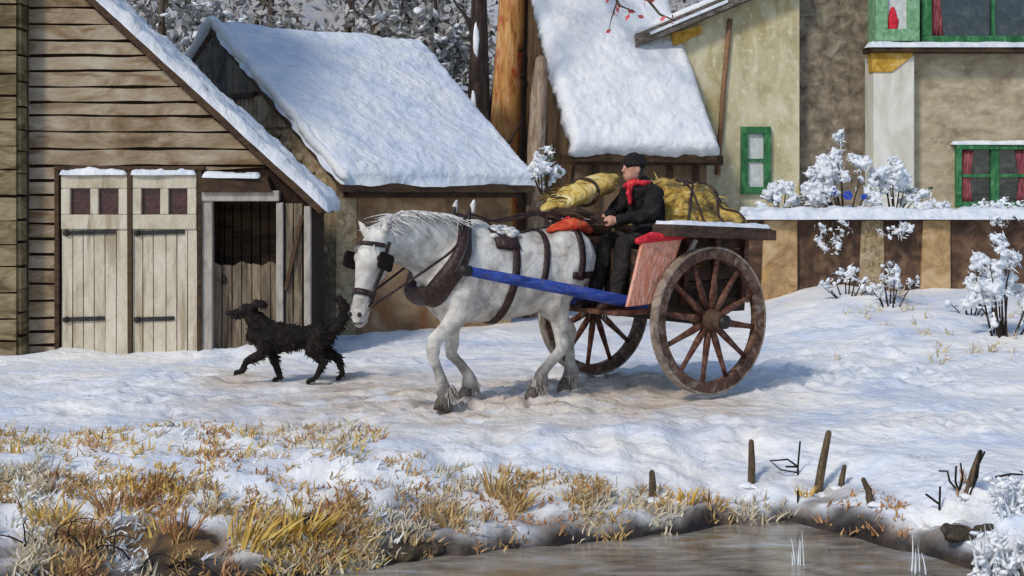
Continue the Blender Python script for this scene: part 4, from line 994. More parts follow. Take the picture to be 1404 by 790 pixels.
# coat (torso, sleeves, skirts), trousers, boots, scarf, cap, hair
mb = MB()
limb(mb, [hip+V((0, 0, -.03)), V((.0, 0, .25)), V((.05, 0, .40)), SH+V((0, 0, -.01))], [(.205, .165), (.18, .145), (.19, .145), (.17, .115)], 14)
limb(mb, [SH+V((0, .17, -.02)), SH+V((0, -.17, -.02))], [.098, .098])
limb(mb, [SH+V((0, 0, .0)), NKp+V((-.01, 0, .01))], [.10, .085])
for i, s_ in enumerate((1, -1)):
    limb(mb, [SH+V((0, s_*.18, -.03)), EL[i]], [.088, .074]); limb(mb, [EL[i], EL[i].lerp(HDs[i], .9)], [.072, .056])
    limb(mb, [hip+V((0, s_*.09, 0)), V((.2, s_*.12, .10))], [.13, .115])
limb(mb, [hip+V((-.12, .1, -.04)), hip+V((-.12, -.1, -.04))], [.09, .09])
blend('coat', mb, M['coat'], drv, .014, 3, .5, .018, 9)
mb = MB()
for i, s_ in enumerate((1, -1)):
    limb(mb, [V((.1, s_*.1, .09)), V((.24, s_*.12, .09)), KN[i], KN[i].lerp(FT[i], .4), FT[i]+V((0, 0, .06))], [.112, .103, .085, .085, .068])
blend('trousers', mb, M['trousers'], drv, .013, 2, .5, .014, 10)
for i in (0, 1):
    mb = MB(); limb(mb, [FT[i]+V((0, 0, .13)), FT[i]+V((0, 0, .02)), FT[i]+V((.01, 0, -.03))], [.058, .056, .056]); limb(mb, [FT[i]+V((-.05, 0, -.045)), FT[i]+V((.08, 0, -.055)), FT[i]+V((.18, 0, -.065))], [.05, .05, .042])
    blend('boot', mb, M['leather'], drv, .011, 2)
mb = MB(); mb.tube([NKp+V((.01+.105*cos(R(a)), .1*sin(R(a)), .0+.02*sin(R(2*a))-.02*cos(R(a)))) for a in range(0, 361, 24)], [.03]*16, 9)
limb(mb, [NKp+V((.11, .02, -.02)), NKp+V((.15, .05, -.10)), NKp+V((.145, .06, -.17))], [(.03, .045), (.03, .06), (.02, .045)])
blend('scarf', mb, M['red'], drv, .011, 2, .5, .012, 14)
mb = MB(); mb.blob(HD+V((-.02, 0, .055)), (.115, .098, .09), 14, 10, .05); mb.tube([HD+V((-.02+.105*cos(R(a)), .092*sin(R(a)), .045)) for a in range(0, 361, 24)], [.022]*16, 8)
mb.blob(HD+V((-.01, 0, .125)), (.05, .045, .03), 10, 8, .1)
blend('cap', mb, M['coat'], drv, .01, 2, .5, .016, 22)
mb = MB(); mb.blob(HD+V((-.05, 0, -.02)), (.065, .088, .10), 12, 10, .08); mb.blob(HD+V((-.04, 0, -.1)), (.06, .07, .05), 12, 8, .08)
blend('hair', mb, M['iron'], drv, .01, 1, .5, .01, 20)
# reins from both hands to the bit, over the saddle and through the hames
dw = lambda p: V(drv.location)+Matrix.Rotation(pi+CA, 3, 'Z') @ (V(p)*PS)
for i, s_ in enumerate((1, -1)):
    ctrl = [dw(HDs[i]+(HDs[i]-EL[i]).normalized()*.07), hw(V((-.45, s_*.10, 1.62))), hw(V((.10, s_*.11, 1.545))), hw(V((.42, s_*.12, 1.60)))]
    hm = hw(V((.60, s_*.27, 1.36)))
    ctrl += [hm, hw(V((.85, s_*.20+.06, 1.18))), hw(hp(.56, s_*.085, 0))]
    pts = []
    for a in range(len(ctrl)-1):
        q0 = ctrl[max(0, a-1)]; q1 = ctrl[a]; q2 = ctrl[a+1]; q3 = ctrl[min(len(ctrl)-1, a+2)]
        for k in range(8):
            t = k/8; pts.append(.5*((2*q1)+(q2-q0)*t+(2*q0-5*q1+4*q2-q3)*t*t+(3*q1-q0-3*q2+q3)*t**3)-Z(.03*sin(pi*t) if a == 0 else 0))
    pts.append(ctrl[-1]); mb = MB(); mb.tube(pts, .011, 6)
    o = mb.build('rein', M['leather'], None, True); tag(o, 'dark leather rein from the driver to the %s side of the horse\'s bit' % ('near' if s_ > 0 else 'far'), 'rein', 'reins of the horse')

# ================================================================== DOG
M['fur'] = pm('black_fur', [(14, 11, 10), (28, 22, 20), (52, 38, 32)], 10, rough=.8, bump=.8, bscale=40, bdist=.01)
DD = 12.95; DX = (399-702)/FPX*DD
dog = thing('dog', 'shaggy black dog trotting past the barn doors with its tail curled up', 'dog', (DX, DD, ground(DX, DD)-.005), pi+R(6))
mb = MB()
mb.tube([(-.34, 0, .43), (-.28, 0, .44), (-.1, 0, .42), (.1, 0, .42), (.24, 0, .43), (.31, 0, .45)], [(.06, .07), (.09, .105), (.10, .105), (.115, .14), (.11, .15), (.07, .10)], 14, side=Y, round_ends=True)
mb.tube([(.22, 0, .48), (.31, 0, .57), (.37, 0, .645)], [(.10, .12), (.08, .09), (.07, .075)], 12, side=Y, round_ends=True)
mb.blob((.395, .0, .665), (.085, .075, .07), 12, 10, 0); mb.tube([(.41, .0, .66), (.49, 0, .655), (.555, 0, .65)], [(.055, .05), (.042, .036), (.034, .026)], 10, side=Y, round_ends=True)
mb.tube([(.44, 0, .625), (.50, 0, .61), (.535, 0, .605)], [(.035, .02), (.028, .014), (.02, .011)], 10, side=Y, round_ends=True)
for s_ in (1, -1):
    mb.tube([(.36, s_*.05, .70), (.32, s_*.08, .735), (.27, s_*.10, .735), (.225, s_*.10, .715)], [(.02, .03), (.026, .036), (.022, .03), (.008, .012)], 8, round_ends=True)
def dl(pts, rad): mb.tube(pts, rad, 10, side=Y, round_ends=True)
dl([(.22, .075, .40), (.27, .08, .27), (.40, .08, .21), (.44, .08, .13), (.485, .08, .115)], [(.06, .075), (.042, .05), (.032, .036), (.026, .028), (.028, .024)])
dl([(.20, -.075, .40), (.17, -.08, .25), (.13, -.08, .13), (.10, -.08, .035), (.15, -.08, .022)], [(.06, .075), (.042, .05), (.030, .034), (.026, .028), (.03, .024)])
dl([(-.26, .075, .42), (-.20, .08, .30), (-.30, .08, .19), (-.22, .08, .05), (-.16, .08, .024)], [(.075, .11), (.055, .075), (.032, .042), (.025, .028), (.03, .024)])
dl([(-.28, -.075, .42), (-.28, -.08, .30), (-.43, -.08, .21), (-.47, -.08, .07), (-.43, -.08, .03)], [(.075, .11), (.055, .075), (.032, .042), (.025, .028), (.03, .024)])
dl([(-.36, 0, .46), (-.43, 0, .51), (-.475, 0, .60), (-.48, 0, .71), (-.43, 0, .78), (-.39, 0, .78)], [(.05, .05), (.048, .048), (.046, .046), (.042, .042), (.03, .03), (.015, .015)])
db = blend('body', mb, M['fur'], dog, .011, 2, .5, .012, 16)
mb = MB(); vv = db.data.vertices
for k in range(2600):
    v = random.choice(vv); p = v.co; 
    if p.z < .2 and random.random() < .6: continue
    back = V((-.7, 0, -.5)); d = v.normal*.55+back*random.uniform(.4, 1)+V([random.uniform(-.3, .3) for _ in range(3)])
    mb.blade(p-v.normal*.006, d, random.uniform(.02, .048)*(.6 if p.x > .4 else 1), .014, .25, n=2)
mb.build('fur', M['fur'], dog, True, True)
mb = MB(); mb.blob((.585, 0, .66), (.017, .02, .016), 8, 6, 0); mb.build('nose', M['iron'], dog, True, True)
for s_ in (1, -1): mb = MB(); mb.blob((.455, s_*.05, .69), .012, 8, 6, 0); mb.build('eye', M['hoof'], dog, True, True)
# ================================================================== TREES, SHRUBS, GRASS
M['bark'] = pm('grey_brown_bark', [(50, 42, 34), (84, 72, 58), (112, 98, 82)], 6, (2, 2, .5), bump=.8, bscale=20, dist=.5)
M['darkbark'] = pm('dark_bark', [(30, 24, 20), (54, 42, 34), (84, 68, 54)], 6, (2, 2, .5), bump=.8, bscale=20, dist=.5)
M['orangebark'] = pm('orange_bark', [(140, 90, 50), (196, 138, 76), (218, 168, 106), (226, 194, 150)], 3.5, (3, 3, .6), bump=.7, bscale=16, dist=.5,
                     streak=(176, 48, 34), streak_scale=(5, 5, 1.4), streak_lo=.54)
M['palebark'] = pm('pale_bark', [(98, 78, 62), (150, 126, 104), (190, 172, 150)], 5, (3, 3, .5), bump=.7, dist=.5)
M['twig'] = pm('brown_twigs', [(92, 86, 80), (130, 124, 116), (172, 170, 166)], 3, tint=.3, bump=0)
M['greytwig'] = pm('grey_twigs', [(108, 106, 104), (144, 142, 138), (184, 184, 184)], 3, tint=.3, bump=0)
M['redleaf'] = pm('red_leaves', [(150, 40, 42), (196, 70, 70), (206, 110, 106)], 9, tint=.3, bump=0)
M['snowdab'] = pm('branch_snow', [(196, 202, 212), (224, 228, 232), (240, 240, 238)], 9, rough=.6, bump=.4, bscale=30, tint=.2)
M['sprig'] = pm('frosted_sprigs', [(120, 116, 108), (186, 192, 200), (222, 226, 230), (238, 238, 236)], 9, tint=.4, bump=0)
M['greenleaf'] = pm('dark_green_leaves', [(40, 66, 44), (66, 96, 66), (104, 128, 100)], 9, tint=.3, bump=0)
M['blueflower'] = pm('blue_flowers', [(34, 56, 150), (56, 88, 190)], 9, tint=.3, bump=0)
M['inkstem'] = pm('black_stems', [(18, 16, 18), (38, 32, 32)], 12, bump=.3)
def rdir(spread=1): return V((random.gauss(0, 1), random.gauss(0, 1), random.gauss(0, 1))).normalized()*spread
def tree(name, label, loc, h, r, crown_c, crown_r, trunk_m, crown_m, n, group=None, fs=.16, snow=0, snow_m=None, limbs=7, lean=(0, 0), th=.95):
    t = thing(name, label, 'tree', loc, 0, group)
    mb = MB(); base = V(loc); tp = [base+V((lean[0]*k/6+.05*h*.2*nz(k*.7, loc[0]), lean[1]*k/6+.03*nz(k, loc[0]+4), h*th*k/6-.15)) for k in range(7)]
    mb.tube(tp, [r*(1.25 if k == 0 else 1-.13*k) for k in range(7)], 10)
    tips = []
    cc = base+V(crown_c)
    for k in range(limbs):
        a = tp[2+k % 4] if limbs > 1 else tp[4]; d = rdir(); e = cc+V((d.x*crown_r[0]*.75, d.y*crown_r[1]*.75, d.z*crown_r[2]*.75))
        m_ = a.lerp(e, .5)+rdir(.12*h*.3)+V((0, 0, .05*h)); rr_ = r*.38
        mb.tube([a, m_, e], [rr_, rr_*.6, rr_*.2], 6); tips.append((m_, e))
        for q in range(3):
            f = a.lerp(e, random.uniform(.4, .9)); e2 = f+rdir(crown_r[0]*.5)+V((0, 0, .1)); mb.tube([f, f.lerp(e2, .5)+rdir(.05), e2], [rr_*.35, rr_*.22, rr_*.08], 5); tips.append((f, e2))
    mb.build('trunk', trunk_m, t, True)
    cl = [(cc+V((d.x*crown_r[0], d.y*crown_r[1], d.z*crown_r[2]))*1.0, random.uniform(.25, .5)) for d in (rdir(random.uniform(.3, 1)) for _ in range(14))]
    cl += [(e, .35) for _, e in tips]
    mb = MB(); ms = MB()
    for k in range(n):
        c, q = random.choice(cl); p = c+rdir(random.random()**.6*q*max(crown_r)*.62)
        d = rdir(); u = d.cross(rdir()).normalized(); s_ = fs*random.uniform(.5, 1.3)
        if random.random() < snow:
            ms.blob(p, (s_*.5, s_*.4, s_*.16), 7, 4, .5, Euler((random.uniform(-.5, .5), random.uniform(-.7, .7), random.uniform(0, 6))).to_matrix())
        else:
            mb.add([p, p+d*s_*.5+u*s_*.22, p+d*s_, p+d*s_*.5-u*s_*.22], [[0, 1, 2, 3]])
    if mb.f: mb.build('crown', crown_m, t)
    if ms.f: o = ms.build('snow', snow_m or M['snowdab'], t, True)
    return t
# wood on the rising ground behind the roofs: every tree its own crown
random.seed(21)
g_ = 'bare trees on the slope behind the roofs'
BT = [(-8.9, 27.5, 7.5, 'greytwig'), (-7.3, 30, 8.5, 'twig'), (-6.6, 26.5, 7.2, 'greytwig'), (-5.3, 29.5, 8.2, 'greytwig'), (-4.5, 26.3, 7.4, 'twig'), (-3.3, 29, 8, 'greytwig'),
      (-2.5, 25.8, 7, 'twig'), (-1.5, 28, 8, 'twig'), (-2.0, 26.9, 7.2, 'twig'), (.9, 29.6, 8.2, 'twig'), (-10.4, 31, 9, 'twig'), (-12.5, 29, 9, 'greytwig'), (1.9, 30.5, 8.6, 'twig'), (4.5, 31, 9, 'twig')]
for x, y, h, cm in BT:
    wh = 'grey' if cm == 'greytwig' else 'brown'
    tree('bare_tree', 'bare %s winter tree on the slope behind the snowy cottage roof' % wh, (x, y, ground(x, y)), h, .16, (0, 0, h*.46), (1.35, 1.1, h*.40), M['bark'], M[cm], 2600, g_+(' with %s twigs' % wh), fs=.22, snow=.05, limbs=6)
# snow laden dark fir like bush above the cottage ridge
random.seed(5)
tree('snowy_bush', 'dark bush with big dabs of snow above the right end of the cottage ridge', P(598, 210, 23.5)-V((0, 0, 1.0)), 4.0, .12, (0, 0, 2.9), (.6, .5, .75), M['darkbark'], M['twig'], 800, fs=.2, snow=.10, limbs=6)
# dark trunks between the two cottages
for px, D, w, lb, mt, tilt in ((640, 21.5, .13, 'dark leaning trunk left of the orange tree, white streak of snow up its bark', 'darkbark', .25), (664, 22.6, .16, 'black bare tree trunk close behind the orange tree', 'darkbark', -.1)):
    p = P(px, 270, D); p.z = ground(p.x, p.y)
    t = thing('tree', lb, 'tree', p)
    mb = MB(); pts = [p+V((tilt*k/6+.03*nz(k, px), 0, 6.2*k/6-.1)) for k in range(9)]; mb.tube(pts, [w*(1.2-.08*k) for k in range(9)], 9); mb.build('trunk', M[mt], t, True)
    mb = MB()
    for k in range(7):
        a = pts[2+k % 6]; e = a+V((random.uniform(-.9, .9), random.uniform(-.4, .4), random.uniform(.3, 1.1))); mb.tube([a, a.lerp(e, .5)+rdir(.1), e], [w*.4, w*.25, .01], 6)
    mb.build('branch', M[mt], t, True)
    if px == 640:
        mb = MB()
        for k in (1, 2, 3): mb.blob(pts[k+2]+V((-.02, -w*.75, .1)), (.05, .05, .26), 8, 6, .25)
        mb.build('snow', M['snowdab'], t, True)
random.seed(9)
D = 25.0
p = P(692, 270, D); p.z = ground(p.x, p.y)
ot = thing('tree', 'thick orange barked tree streaked red, standing between the two snowy roofs', 'tree', p)
pts = [P(684, 460, D), P(688, 300, D), P(692, 180, D), P(697, 90, D), P(702, 10, D), P(706, -90, D), P(712, -200, D)]; pts[0].z = p.z-.1
mb = MB(); mb.tube(pts, [.32, .29, .265, .245, .24, .22, .18], 12); mb.build('trunk', M['orangebark'], ot, True)
mb = MB(); mb.blob(P(713, 68, D)+V((0, -.14, 0)), (.05, .06, .06), 8, 6, .1); mb.blob(P(716, 105, D)+V((0, -.12, 0)), (.04, .05, .05), 8, 6, .1); mb.build('knot', M['darkbark'], ot, True)
br = []
mb = MB()
for tx, ty, td in ((800, -60, .5), (850, 8, .1), (905, 20, -.2), (620, -80, .3), (760, -120, -.4)):
    a = pts[5].lerp(pts[6], random.random()); e = P(tx, ty, D-2.6+td if tx > 780 else D+td); m_ = a.lerp(e, .5)+V((0, -.3, .75)); c = [a, m_, e, e+V((.25, 0, -.1))]
    mb.tube(c, [.07, .045, .02, .006], 7); br += [(m_, e), (e, c[3])]
    for k in range(5):
        f = m_.lerp(e, random.random()); g = f+V((random.uniform(-.3, .4), random.uniform(-.2, .2), random.uniform(-.5, .1))); mb.tube([f, f.lerp(g, .5)+rdir(.04), g], [.016, .01, .004], 5); br.append((f, g))
mb.build('branch', M['bark'], ot, True)
mb = MB()
for k in range(240):
    a, b_ = random.choice(br); q = a.lerp(b_, random.random())+rdir(.07); d = rdir(); u = d.cross(rdir()).normalized(); s_ = random.uniform(.08, .17)
    mb.add([q, q+d*s_*.5+u*s_*.3, q+d*s_, q+d*s_*.5-u*s_*.3], [[0, 1, 2, 3]])
mb.build('leaves', M['redleaf'], ot)
D = 20.2
t = thing('tree', 'short pale broken tree stump standing right of the orange barked tree', 'tree', P(735, 270, D)-V((0, 0, 1.75)))
mb = MB(); pts = [P(733, 450, D), P(733, 300, D), P(735, 200, D), P(739, 130, D), P(742, 84, D)]; mb.tube(pts, [.17, .14, .125, .12, .085], 10, round_ends=True); mb.build('trunk', M['palebark'], t, True)

# ---- shrubs carrying thick dabs of snow
def shrub(name, label, base, w, h, n, dab=.06, leaf=0, flowers=0, group=None, stem=.012, spread=1.0, hang=False, stem_m='darkbark', cat='shrub', dpt=.6):
    t = thing(name, label, cat, base, 0, group); base = V(base); ms = MB(); md = MB(); ml = MB(); mf = MB()
    ns = max(5, int(w*14)); ends = []
    for k in range(ns):
        x = random.uniform(-w/2, w/2); yv = random.uniform(-.5, .5)*w*dpt; hh_ = h*(1-.75*abs(x/(w/2))**1.6)*random.uniform(.65, 1.05)
        if hang: e = base+V((x, -.06-.08*random.random(), -hh_)); a = base+V((x*.6, 0, .04))
        else: e = base+V((x*spread, yv, hh_)); a = base+V((x*.35, yv*.4, -.05))
        m_ = a.lerp(e, .55)+rdir(.05*h); ms.tube([a, m_, e], [stem, stem*.7, stem*.3], 5); ends.append((a, m_, e))
        for q in range(2):
            f = m_.lerp(e, random.random()); g = f+V((random.uniform(-1, 1)*.2*w, random.uniform(-.5, .5)*.2*w, random.uniform(-.05, .2)*h)); ms.tube([f, g], [stem*.45, stem*.2], 4); ends.append((f, f.lerp(g, .5), g))
    ms.build('stems', M[stem_m], t, True)
    for k in range(int(n*(1.5 if hang else 2.6))):
        a, m_, e = random.choice(ends); q = (m_ if random.random() < .55 else a.lerp(m_, .35)).lerp(e, random.random()**.6)+rdir(dab*.7)
        s_ = dab*random.uniform(.25, .85); rt = Euler((random.uniform(-.6, .6), random.uniform(-.9, .9), random.uniform(0, 6))).to_matrix()
        md.blob(q+V((0, 0, s_*.2)), (s_, s_*.7, s_*.5), 7, 5, .5, rt)
    blend('snow', MB_off(md, base), M['snowdab'], t, .016, 1, .4, .022, 22)
    fr = MB()
    for k in range(int(n*4.5)):
        a, m_, e = random.choice(ends); q = m_.lerp(e, random.random()**.7)+rdir(dab*1.1*random.random())
        fr.blade(q, rdir()+V((0, 0, -.3 if hang else .35)), dab*random.uniform(.5, 1.4), dab*.26, random.uniform(0, .5), n=2)
    fr.build('sprigs', M['sprig'], t)
    for k in range(leaf):
        a, m_, e = random.choice(ends); q = m_.lerp(e, random.random())+rdir(dab*.8); d = rdir(); u = d.cross(rdir()).normalized(); s_ = dab*random.uniform(.8, 1.6)
        ml.add([q, q+d*s_*.5+u*s_*.3, q+d*s_, q+d*s_*.5-u*s_*.3], [[0, 1, 2, 3]])
    if leaf: ml.build('leaves', M['greenleaf'], t)
    for px, py, r_ in (flowers or ()):
        mf = MB(); c = P(px, py, base.y-w*.18)
        for k in range(6): a = k*pi/3; mf.blob(c+V((cos(a)*r_*.6, -.02, sin(a)*r_*.6)), (r_*.45, .02, r_*.4), 7, 5, .2)
        mf.build('flower', M['blueflower'], t, True)
    return t
random.seed(13)
GY = DG+.32
shrub('snowy_shrub', 'tall pointed snow-covered shrub on the garden wall with blue flowers among the snow', P(1160, 288, GY+.15), 1.05, 1.0, 240, .085, 10, [(1141, 263, .06), (1162, 268, .07), (1184, 270, .045)])
shrub('snowy_shrub', 'low snow-covered shrub on the wall below the white pillar', P(1226, 288, GY+.1), .85, .62, 130, .08, 6)
shrub('snowy_shrub', 'small snow-covered shrub on the wall under the narrow green window', P(1072, 290, GY+.2), .6, .40, 70, .075, 4)
shrub('snowy_shrub', 'low tuft of snow and ochre leaves on the wall left of the red curtained window', P(1284, 290, GY), .5, .2, 40, .06, 4)
shrub('snowy_shrub', 'thin line of snowy sprigs on the wall beneath the red curtained window', P(1375, 292, GY), .9, .18, 50, .055, 4)
shrub('trailing_plant', 'trailing plant with snow balls hanging down the dark wall beneath the blue flowers', P(1138, 300, DG-.12), .5, .72, 22, .065, 0, hang=True, cat='trailing plant')
shrub('trailing_plant', 'short trailing plant with snow hanging over the wall between the ochre piers', P(1222, 300, DG-.12), .55, .33, 22, .065, 0, hang=True, cat='trailing plant')
shrub('trailing_plant', 'trailing snowy sprigs hanging below the red curtained window', P(1376, 296, DG-.12), .5, .2, 14, .05, 0, hang=True, cat='trailing plant')
q = P(1376, 0, 15.8); q.z = ground(q.x, q.y)
shrub('snowy_bush', 'big snow-laden bush on open snow at the right edge before the dark wall', q, 1.0, 1.08, 190, .075, 0, stem=.014, cat='bush')
for px, D, w, h, n, lb in ((1160, 18.4, .7, .5, 34, 'frosted grey bush at the foot of the wall beneath the trailing plant'), (1222, 18.0, .6, .55, 40, 'frosted bush with white tips at the wall foot between the ochre piers'),
                       (1330, 17.4, .5, .3, 24, 'little frosted bush left of the big snow-laden bush')):
    q = P(px, 0, D); q.z = ground(q.x, q.y); shrub('frosted_bush', lb, q, w, h, n, .055, 0, cat='bush')
q = P(748, 270, 17.4); q.z = 1.75
t = shrub('climbing_plant', 'green climbing plant dabbed with snow at the corner of the cottage eave', V((q.x, 17.4, 1.83)), .42, .62, 34, .075, 26, cat='climbing plant')
mb = MB(); mb.tube([(q.x, 17.4, -.1), (q.x+.03, 17.38, .9), (q.x, 17.4, 1.9)], .02, 6); mb.build('stem', M['darkbark'], t, True)

# ---- dry grass, reeds, stakes and stems along the bank
M['ochregrass'] = pm('ochre_grass', [(126, 96, 58), (170, 134, 84), (200, 170, 118)], 4, tint=.35, bump=0)
M['yellowgrass'] = pm('yellow_grass', [(150, 114, 46), (196, 152, 62), (216, 186, 106)], 4, tint=.35, bump=0)
M['rustgrass'] = pm('rusty_grass', [(104, 72, 44), (156, 108, 66), (184, 142, 102)], 4, tint=.35, bump=0)
M['palegrass'] = pm('pale_grass', [(150, 130, 98), (186, 168, 134), (206, 194, 168)], 4, tint=.35, bump=0)
M['frost'] = pm('frosted_reed', [(184, 196, 208), (214, 220, 226), (236, 238, 238)], 6, tint=.3, bump=0)
def at(px, py, D0=8.0):
    "point on the ground seen at this photo pixel"
    d = D0
    for _ in range(60):
        x = (px-702)/FPX*d; z = ground(x, d); dd = (CH-z)*FPX/max(20, (py-HZ)); d = lerp(d, dd, .4)
    return V(((px-702)/FPX*d, d, ground((px-702)/FPX*d, d)))
def tuft(label, p, h, n, mat, group, lean=0, width=.014, spread=.09, name='grass_tuft', snow=0):
    mb = MB()
    for k in range(n):
        a = random.uniform(0, 2*pi); r_ = random.random()**.5*spread
        mb.blade(p+V((cos(a)*r_, sin(a)*r_*.7, -.03)), (cos(a)*.5+lean, sin(a)*.4, 1.1), h*random.uniform(.55, 1.1), width*random.uniform(.6, 1.5), random.uniform(.1, .45))
    o = thing(name, label, 'grass tuft', p, 0, group); mb.build('blades', M[mat], o)
    if snow:
        mb = MB()
        for k in range(snow): mb.blob(p+V((random.uniform(-1.3, 1.3)*spread, random.uniform(-1, .6)*spread, random.uniform(.0, .5)*h)), (random.uniform(.02, .05), .03, random.uniform(.010, .02)), 7, 5, .5)
        mb.build('snow', M['snowdab'], o, True)
    return o
random.seed(31)
TL = [  # individual tufts that stand out: px, py of the foot, height in m, blades, kind, lean, label, spread
 (345, 745, .30, 70, 'yellowgrass', .5, 'bright yellow grass tuft leaning right, biggest on the left bank', .16),
 (415, 730, .30, 60, 'yellowgrass', .4, 'yellow grass tuft just right of the biggest yellow one on the bank', .13),
 (70, 715, .22, 46, 'yellowgrass', 0, 'yellow and rust grass tuft nearest the bottom left corner', .11),
 (155, 700, .24, 34, 'rustgrass', 0, 'upright rust brown tuft above the brambles', .07),
 (186, 690, .18, 26, 'rustgrass', .1, 'small rust tuft close right of the upright rust brown tuft', .05),
 (247, 735, .24, 44, 'rustgrass', 0, 'deep orange rusty tuft between yellow tufts and brambles', .075),
 (110, 740, .2, 40, 'rustgrass', -.2, 'dull rust tuft leaning left among the brambles', .09),
 (300, 700, .2, 36, 'palegrass', .3, 'pale straw tuft behind the big yellow tuft', .10),
 (592, 708, .22, 46, 'ochregrass', .25, 'ochre grass tuft arched like a hoop in the snow beneath the horse', .07),
 (618, 718, .19, 40, 'ochregrass', -.05, 'broad ochre tuft beside the hoop-shaped tuft', .06),
 (678, 680, .30, 30, 'ochregrass', .12, 'tall slim ochre tuft standing in the snow beneath the hind hooves', .035),
 (705, 694, .22, 50, 'ochregrass', .15, 'wide ochre tuft just right of the tall slim one', .07),
 (778, 680, .10, 26, 'palegrass', .1, 'short pale tuft in the snow right of the wide ochre tuft', .06),
 (822, 676, .11, 30, 'rustgrass', .1, 'dark brown short tuft midway along the bank', .05),
 (815, 700, .06, 20, 'yellowgrass', .6, 'tiny golden tuft low on the bank edge below the brown tuft', .05),
 (866, 694, .08, 24, 'ochregrass', .7, 'flattened golden brown tuft left of the dark stump', .08),
 (918, 692, .10, 26, 'yellowgrass', .3, 'little golden tuft just right of the dark stump', .05),
 (944, 688, .17, 40, 'yellowgrass', .1, 'thick golden tuft between dark stump and brown post', .06),
 (975, 690, .15, 34, 'ochregrass', .2, 'ochre tuft left of the brown post', .05),
 (1103, 682, .15, 26, 'yellowgrass', 0, 'bright orange yellow tuft under the black twigs', .03)]
for px, py, h, n, mt, le, lb, spd in TL: tuft(lb, at(px, py), h, n, mt, 'standout grass tufts along the stream bank', le, .013, spd, snow=0)
# loose dry grass of the left bank: one mass
random.seed(33)
def scatter(name, n, pxr, pyf, mat, hr, dens, bend=.4, w=.013):
    mb = MB(); k = 0; tries = 0
    while k < n and tries < n*12:
        tries += 1; px = random.uniform(*pxr); lo_, hi_ = pyf(px); py = random.uniform(lo_, hi_)
        if nz(px*.012, py*.02, dens)+.25*nz(px*.05, py*.06, dens) < .02+.14*random.random(): continue
        D_ = (CH+.08)*FPX/(py-HZ); x = (px-702)/FPX*D_
        if D_ < edge(x)+.03: continue
        p = V((x, D_, ground(x, D_)))
        for q in range(5):
            mb.blade(p+V((random.uniform(-.04, .04), random.uniform(-.03, .03), -.02)), (random.gauss(.15, .45), random.gauss(0, .35), 1), random.uniform(*hr), w*random.uniform(.6, 1.6), random.uniform(.1, bend+.2))
        k += 1
    o = mb.build(name, M[mat]); tag(o, kind='stuff'); return o
lf = lambda px: (lerp(672, 690, px/500), 782) if random.random() < .85 else (615, 690)
for nm, n, mt, hr, ds in (('dry_grass', 520, 'palegrass', (.05, .13), 1), ('dry_grass', 620, 'ochregrass', (.04, .12), 4), ('dry_grass', 320, 'yellowgrass', (.05, .13), 7), ('dry_grass', 560, 'rustgrass', (.04, .11), 11)):
    tag(scatter(nm, n, (-40, 520), lf, mt, hr, ds), {'palegrass': 'pale straw coloured grass blades poking through snow on the left bank', 'ochregrass': 'ochre grass blades poking through snow on the left bank',
        'yellowgrass': 'yellow grass blades poking through snow on the left bank', 'rustgrass': 'rust brown grass blades poking through snow on the left bank'}[mt], 'grass')
tag(scatter('dry_grass', 340, (470, 1080), lambda px: (655, 735), 'palegrass', (.04, .12), 17), 'pale short grass along the lip of the stream bank', 'grass')
tag(scatter('dry_grass', 200, (470, 1330), lambda px: (668, 750), 'rustgrass', (.03, .09), 23), 'brown short grass along the lip of the stream bank', 'grass')
tag(scatter('frosted_grass', 200, (-40, 560), lf, 'frost', (.04, .10), 27), 'white frosted grass on the left bank', 'grass')
tag(scatter('dry_grass', 360, (470, 1080), lambda px: (655, 730), 'ochregrass', (.04, .12), 41), 'ochre short grass along the lip of the stream bank', 'grass')
random.seed(51)
tag(scatter('dead_grass', 70, (1075, 1420), lambda px: (428, 520), 'palegrass', (.08, .2), 61, w=.016), 'thin pale dead grass poking through snow before the garden wall', 'grass')
# brambles at the lower left
random.seed(35)
def bramble(label, p, n, L_, mat='inkstem', r_=.006, group=None, name='bramble'):
    t = thing(name, label, 'bramble', p, 0, group); mb = MB()
    for k in range(n):
        a = p+V((random.uniform(-.16, .16), random.uniform(-.06, .06), -.02)); q = [a]
        d = V((random.uniform(-.5, .8), random.uniform(-.2, .2), 1)).normalized()
        for i in range(6): d = (d+V((random.uniform(-.3, .6), random.uniform(-.2, .2), -.32))).normalized(); q.append(q[-1]+d*L_/6*random.uniform(.7, 1.2))
        mb.tube(q, [r_*(1-.12*i) for i in range(7)], 5)
    mb.build('stems', M[mat], t, True); return t
for px, py, n, lb in ((60, 745, 5, 'loose dark brambles nearest the bottom left corner'), (150, 760, 6, 'arching dark brambles low on the left bank below the rust tufts'), (225, 770, 4, 'short dark brambles at the water edge left of the yellow tufts')):
    bramble(lb, at(px, py, 7.5), n, .3)
